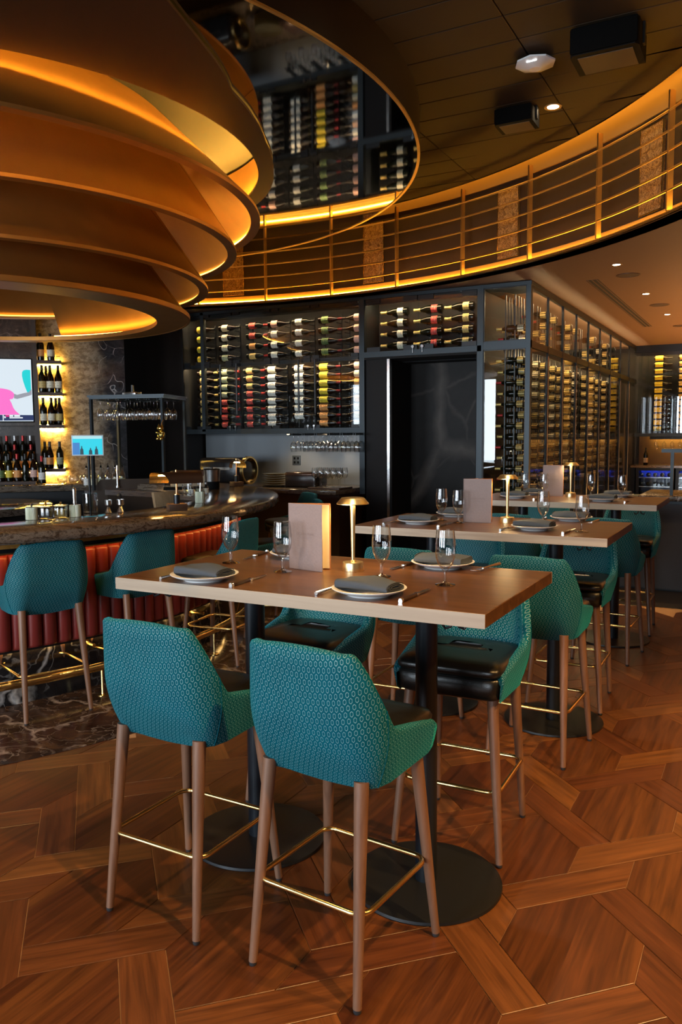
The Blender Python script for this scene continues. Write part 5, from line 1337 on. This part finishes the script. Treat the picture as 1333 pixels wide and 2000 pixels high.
# television
tv = bthing('television', 'wall mounted television showing a figure in pink', 'television', 0, 0, 0)
def sx(px): return -(1.345 - .00545 * px)
def sz(py): return 2.426 - (py - 703) * .005655
MB().rbox(-2.25, sx(64.5), -.165, -.12, 1.738, 2.436, .006).build('casing', MAT['black_plastic'], tv)
scr = MB().box(-2.24, sx(62), -.167, -.1655, 1.748, 2.426).build('screen', emit('screen_pale', (.80, .91, 1.0), .31), tv)
def decal(nm, zoom, col, st, y):
    MB().prism([(sx(a / 13.33), sz(690 + b / 13.33)) for a, b in zoom], 0, .0006, Matrix.Translation((0, y, 0)) @ Matrix.Rotation(PI / 2, 4, 'X')).build(nm, emit('screen_' + nm, col, st), scr, 0)
decal('pink_shape', [(-700, 1600), (-500, 1000), (-200, 925), (0, 920), (100, 930), (200, 950), (270, 972), (330, 1015), (360, 1050), (375, 1095), (350, 1160), (325, 1195), (245, 1208), (290, 1300), (330, 1420), (380, 1500), (490, 1600)], (1.0, .17, .62), .34, -.168)
decal('teal_shape', [(800, 445), (700, 438), (630, 455), (592, 500), (585, 600), (610, 740), (650, 880), (705, 1030), (800, 1010)], (.0, .75, .78), .30, -.168)
decal('grey_shape', [(365, 1060), (440, 1090), (600, 1045), (735, 1020), (810, 935), (812, 1080), (740, 1110), (600, 1150), (440, 1195), (360, 1180)], (.30, .31, .36), .36, -.169)
decal('banner', [(-800, 1600), (835, 1612), (840, 1750), (-800, 1760)], (.006, .018, .09), .4, -.1695)
decal('banner_red', [(120, 1605), (225, 1608), (222, 1655), (140, 1655)], (.75, .0, .22), .33, -.1705)
for k, z_ in enumerate(([(225, 1612), (320, 1613), (320, 1655), (225, 1655)], [(345, 1613), (490, 1614), (490, 1655), (345, 1655)], [(225, 1665), (560, 1666), (560, 1695), (225, 1695)], [(55, 1605), (80, 1605), (75, 1760), (55, 1760)], [(85, 1640), (130, 1645), (135, 1685), (95, 1690)])):
    decal('ticker_text', z_, (.9, .95, 1.0), .34, -.171)
# niche shelves with bottles
MAT['shelf_wood'] = simple('shelf_wood', (.055, .026, .014), .45)
SHZ = [2.405, 2.055, 1.695, 1.205]
LEDY = emit('led_shelf', (1.0, .60, .10), 150)
for k, z in enumerate(SHZ):
    s_ = bthing('wall_shelf', ['top', 'second', 'third', 'lowest'][k] + ' lit bottle shelf beside the television', 'shelf', 0, 0, z, 0, 'lit bottle shelves')
    MB().box(-.945, -.69, -.22, 0, -.025, .012).build('board', MAT['shelf_wood'], s_)
    MB().box(-.94, -.70, -.03, -.015, -.034, -.026).build('light_strip', LEDY, s_)
    MB().box(-.94, -.70, -.03, -.022, .012, .016).build('light_strip', LEDY, s_)
    if k < 3: MB().tube([(-.935, -.212, .012), (-.935, -.212, .055), (-.70, -.212, .055), (-.70, -.212, .012)], .0035, 6).build('gallery_rail', MAT['brass'], s_)
def bbottle(x, y, z, shape, lab, cap, label, group, lz=(.045, .125), s=1.0):
    m = BM4 @ T(x, y, z, RND.uniform(-.3, .3)) @ Matrix.Scale(s, 4)
    bottle(m, shape, lab, cap, label, group, lz, 95)
SH = [[(-.905, -.10, 'orange'), (-.80, -.10, 'ivory')], [(-.90, -.14, 'gold'), (-.815, -.14, 'ivory'), (-.86, -.055, 'ivory'), (-.73, -.13, 'ivory')], [(-.90, -.14, 'ivory'), (-.815, -.14, 'ivory'), (-.77, -.055, None), (-.73, -.14, 'gold')], [(-.905, -.06, 'white'), (-.85, -.12, 'orange'), (-.745, -.12, 'sage')]]
for k, row in enumerate(SH):
    for q, (x, y, lb) in enumerate(row):
        bbottle(x, y, SHZ[k] + .012, ('bordeaux', 'burgundy')[q % 2], lb, 'black', 'upright bottle%s, %s from the left on the %s shelf beside the television' % (' with ' + lb + ' label' if lb else '', ORD[q] if q else 'first', ['top', 'second', 'third', 'lowest'][k]), 'bottles on the lit shelves')
# stepped bottle display under the television
stp = bthing('bottle_steps', 'lit stepped riser full of bottles under the television', 'bottle riser', 0, 0, 0)
for k, (y0, z1) in enumerate(((-.27, 1.085), (-.16, 1.185), (-.05, 1.285))): MB().box(-2.6, -1.0, y0, y0 + .11, 1.055, z1).build('step', MAT['shelf_wood'], stp)
for k, (y0, z1) in enumerate(((-.16, 1.185), (-.05, 1.285))): MB().box(-2.58, -1.0, y0 - .006, y0, z1 - .012, z1 - .002).build('light_strip', emit('led_steps', (1.0, .50, .10), 12), stp)
FRONT = [('sage', 1.53), ('gold', 1.445), ('green', 1.36), ('yellow', 1.275), ('orange', 1.19), (None, 1.105), ('pink', 1.02), ('white', .93)]
for q, (lb, s_) in enumerate(FRONT):
    bbottle(-s_, -.24 if s_ > .99 else -.34, 1.085 if s_ > .99 else 1.06, ('burgundy', 'bordeaux')[q % 2], lb, ('black', 'red', 'black')[q % 3], 'upright bottle%s, %s in the front row under the television' % (' with ' + lb + ' label' if lb else ' without label', ORD[q] if q else 'first'), 'bottles under the television')
for q, (lb, s_) in enumerate((('orange', 1.475), ('orange', 1.39), ('green', 1.305), ('gold', 1.22), ('orange', 1.135), ('orange', 1.05))):
    bbottle(-s_, -.11, 1.185, ('bordeaux', 'burgundy')[q % 2], lb, ('black', 'red')[q % 2], 'upright bottle with %s label, %s in the middle row under the television' % (lb, ORD[q] if q else 'first'), 'bottles under the television')
for q, (lb, s_) in enumerate(((None, 1.40), ('orange', 1.31), (None, 1.225), (None, 1.14), ('orange', 1.06))):
    bbottle(-s_, .0, 1.285, ('burgundy', 'bordeaux')[q % 2], lb, ('silver', 'red')[q % 2], 'upright dark bottle, %s in the rear row under the television' % (ORD[q] if q else 'first'), 'bottles under the television')
# counter of the back bar
bb = bthing('backbar_counter', 'rough edged granite counter under the back bar bottles', 'counter', 0, 0, 0)
MB().rbox(-2.9, -.42, -.58, .1, .985, 1.055, .012).build('worktop', MAT['granite'], bb)
MB().box(-2.9, -.45, -.5, .1, 0, .985).build('cabinet', MAT['black_metal'], bb)
# decanters and clear bottles on the counter
for q in range(3):
    o = bthing('glass_bowl', 'round clear glass bowl, %s of the row on the back bar counter' % ('left one', 'middle one', 'right one')[q], 'bowl', -.72 + .118 * q, -.36 - .02 * q, 1.055, 0, 'clear glass bowls')
    MB().lathe([(0, .004), (.03, 0), (.052, .03), (.056, .06), (.045, .09), (.043, .09), (.053, .06), (.049, .031), (0, .008)], 20).build('vessel', MAT['glass'], o)
for q in range(6):
    o = bthing('spirit_bottle', 'clear spirit bottle with pourer, %s in the row beside the register' % ('first', 'second', 'third', 'fourth', 'fifth', 'sixth')[q], 'bottle', -.46 + .075 * q, -.62 - .015 * (q % 2), 1.02, 0, 'clear spirit bottles')
    MB().lathe([(0, .003), (.030, 0), (.033, .01), (.033, .13), (.026, .155), (.012, .18), (.011, .22), (.0095, .22), (.0105, .18), (.024, .153), (.031, .128), (.031, .012), (0, .008)], 16).build('glass', MAT['glass'], o)
    MB().lathe([(.0334, .03), (.0334, .10)], 14, None, rad(-170), rad(-10)).build('label', LABM[('white', 'ivory', 'sage')[q % 3]], o)
    MB().lathe([(0, .215), (.010, .215), (.010, .235), (.003, .24), (.003, .27), (0, .27)], 10).build('pourer', MAT['black_plastic'], o)
ch = bthing('steel_cheek', 'angled steel end panel of the back bar', 'steel panel', 0, 0, 0)
MB().prism([(-.50, .60), (-.40, 1.0), (-.32, 1.11), (.55, 1.11), (.75, .95), (.75, .60)], 0, .03, Matrix.Translation((0, -.70, 0)) @ Matrix.Rotation(PI / 2, 4, 'X')).build('panel', simple('cheek_steel', (.10, .075, .06), .35, .6), ch)
# order screen on a pole
ps_ = thing('order_screen', 'small order screen with a bright cyan display', 'monitor', (0, 0, 0)); ps_.matrix_world = Matrix.Translation((-5.905, 5.818, 1.5715 + (1.11 - 1.5715) * .93)) @ Matrix.Rotation(rad(33), 4, 'Z') @ Matrix.Scale(.93, 4)
MB().rbox(-.165, .165, -.012, .014, .262, .480, .006).build('casing', MAT['white_plastic'], ps_)
sc3 = MB().box(-.153, .153, -.0135, -.0118, .275, .468).build('display', emit('display_cyan', (.0, .62, .78), .36), ps_)
MB().box(-.153, -.08, -.0145, -.0135, .275, .40).build('display_patch', emit('display_blue', (.03, .2, .55), .35), sc3)
MB().box(-.15, .15, -.0145, -.0135, .44, .468).build('display_patch', emit('display_pale', (.45, .8, .85), .33), sc3)
for k, (x, h) in enumerate(((-.06, .09), (.03, .07), (.09, .085))): MB().prism([(x - .018, .275), (x + .018, .275), (x + .016, .275 + h * .6), (x + .006, .275 + h * .75), (x + .005, .275 + h), (x - .005, .275 + h), (x - .006, .275 + h * .75), (x - .016, .275 + h * .6)], 0, .0008, Matrix.Translation((0, -.0146, 0)) @ Matrix.Rotation(PI / 2, 4, 'X')).build('bottle_silhouette', emit('display_dark', (.0, .03, .05), .4), sc3)
MB().tube([(0, .02, -1.228), (0, .02, .30)], .014, 10).build('pole', MAT['black_metal'], ps_); MB().lathe([(0, 0), (.14, 0), (.14, .012), (0, .014)], 24, T(0, .02, -1.2275)).build('pole_base', MAT['black_metal'], ps_)
# beer tap pipe
tp = bthing('draft_pipe', 'slim steel drink tap beside the order screen', 'tap', -.14, -.75, 1.02)
MB().tube([(0, 0, 0), (0, 0, .24)], .014, 10).lathe([(0, 0), (.025, 0), (.025, .02), (0, .02)], 14).build('column', MAT['steel'], tp); MB().tube([(0, 0, .19), (0, -.05, .18), (0, -.06, .15)], .006, 8).build('spout', MAT['steel'], tp)

# ------------------------------------------------------------------ hanging glass rack over the bar
RK = [(-6.38, 6.30), (-5.54, 6.53), (-5.78, 7.21), (-6.62, 6.98)]
rk = thing('hanging_glass_rack', 'black steel glass rack standing over the inner bar', 'glass rack', (0, 0, 0))
MB().prism(RK, 1.985, 2.005).build('top_plate', MAT['dark_steel'], rk)
cx_, cy_ = sum(p[0] for p in RK) / 4, sum(p[1] for p in RK) / 4
inn = [(cx_ + (x - cx_) * .97, cy_ + (y - cy_) * .97) for x, y in RK]
MB().prism(inn, 1.965, 1.985).build('edge_frame', MAT['dark_steel'], rk)
for q, (x, y) in enumerate(RK):
    px_, py_ = cx_ + (x - cx_) * .93, cy_ + (y - cy_) * .93
    MB().box(px_ - .014, px_ + .014, py_ - .014, py_ + .014, 1.0, 1.97).build('post', MAT['dark_steel'], rk)
e1 = Vector((RK[1][0] - RK[0][0], RK[1][1] - RK[0][1])); e2 = Vector((RK[3][0] - RK[0][0], RK[3][1] - RK[0][1]))
o0 = Vector(RK[0])
for i in range(7):
    f = .10 + .80 * i / 6
    for d in (-.014, .014):
        a = o0 + e1 * f + e1.normalized() * d + e2 * .08; b = a + e2 * .80
        MB().tube([(a.x, a.y, 1.955), (b.x, b.y, 1.955)], .004, 6).build('rail', MAT['dark_steel'], rk)
RW = ['first', 'second', 'third', 'fourth', 'fifth', 'sixth', 'seventh', 'eighth']
for i in range(7):
    f = .10 + .80 * i / 6
    for j in range(3):
        p = o0 + e1 * f + e2 * (.18 + .26 * j)
        hang(p.x, p.y, 1.964, 'upside down wine glass, %s rail, %s from the front of the bar rack' % (RW[i], RW[j]), 'wine glasses in the bar rack')
tl = thing('steel_caddy', 'small steel caddy on top of the glass rack', 'caddy', (-6.05, 6.62, 2.005))
MB().rbox(-.09, .09, -.05, .05, 0, .035, .004).build('tray', MAT['steel'], tl); MB().box(.0, .02, -.01, .01, .035, .11).build('handle', MAT['steel'], tl)
# golden animal ornament on the front post
gx, gy = cx_ + (RK[1][0] - cx_) * .93, cy_ + (RK[1][1] - cy_) * .93
orn = thing('gold_ornament', 'small golden figurine hanging on the glass rack post', 'ornament', (gx + .012, gy - .04, 1.62))
GM = simple('gold_gloss', (.75, .58, .18), .18, 1.0)
def blob(nm, c, r, s=(1, 1, 1)):
    pr2 = [(math.sin(PI * k / 8), -math.cos(PI * k / 8)) for k in range(9)]
    MB().lathe([(max(0, a) * r, b * r) for a, b in pr2], 14, Matrix.Translation(c) @ Matrix.Diagonal((s[0], s[1], s[2], 1))).build(nm, GM, orn)
blob('body', (0, 0, -.035), .042, (1, .8, 1.1)); blob('head', (0, -.012, .032), .034, (1.1, .9, .9))
for sg in (-1, 1):
    MB().lathe([(0, .03), (.012, 0), (0, 0)], 8, Matrix.Translation((sg * .022, -.01, .052))).build('ear', GM, orn); blob('paw', (sg * .036, -.026, -.012), .014); blob('foot', (sg * .022, -.03, -.075), .017)
MB().lathe([(.020, -.004), (.026, -.004), (.026, .004), (.020, .004)], 16, Matrix.Translation((0, -.032, -.04)) @ Matrix.Rotation(PI / 2, 4, 'X'), closed=True).build('coin', GM, orn)
MB().tube([(0, .0, .06), (0, .02, .10), (0, .035, .12)], .005, 6).build('hanger', MAT['steel'], orn)
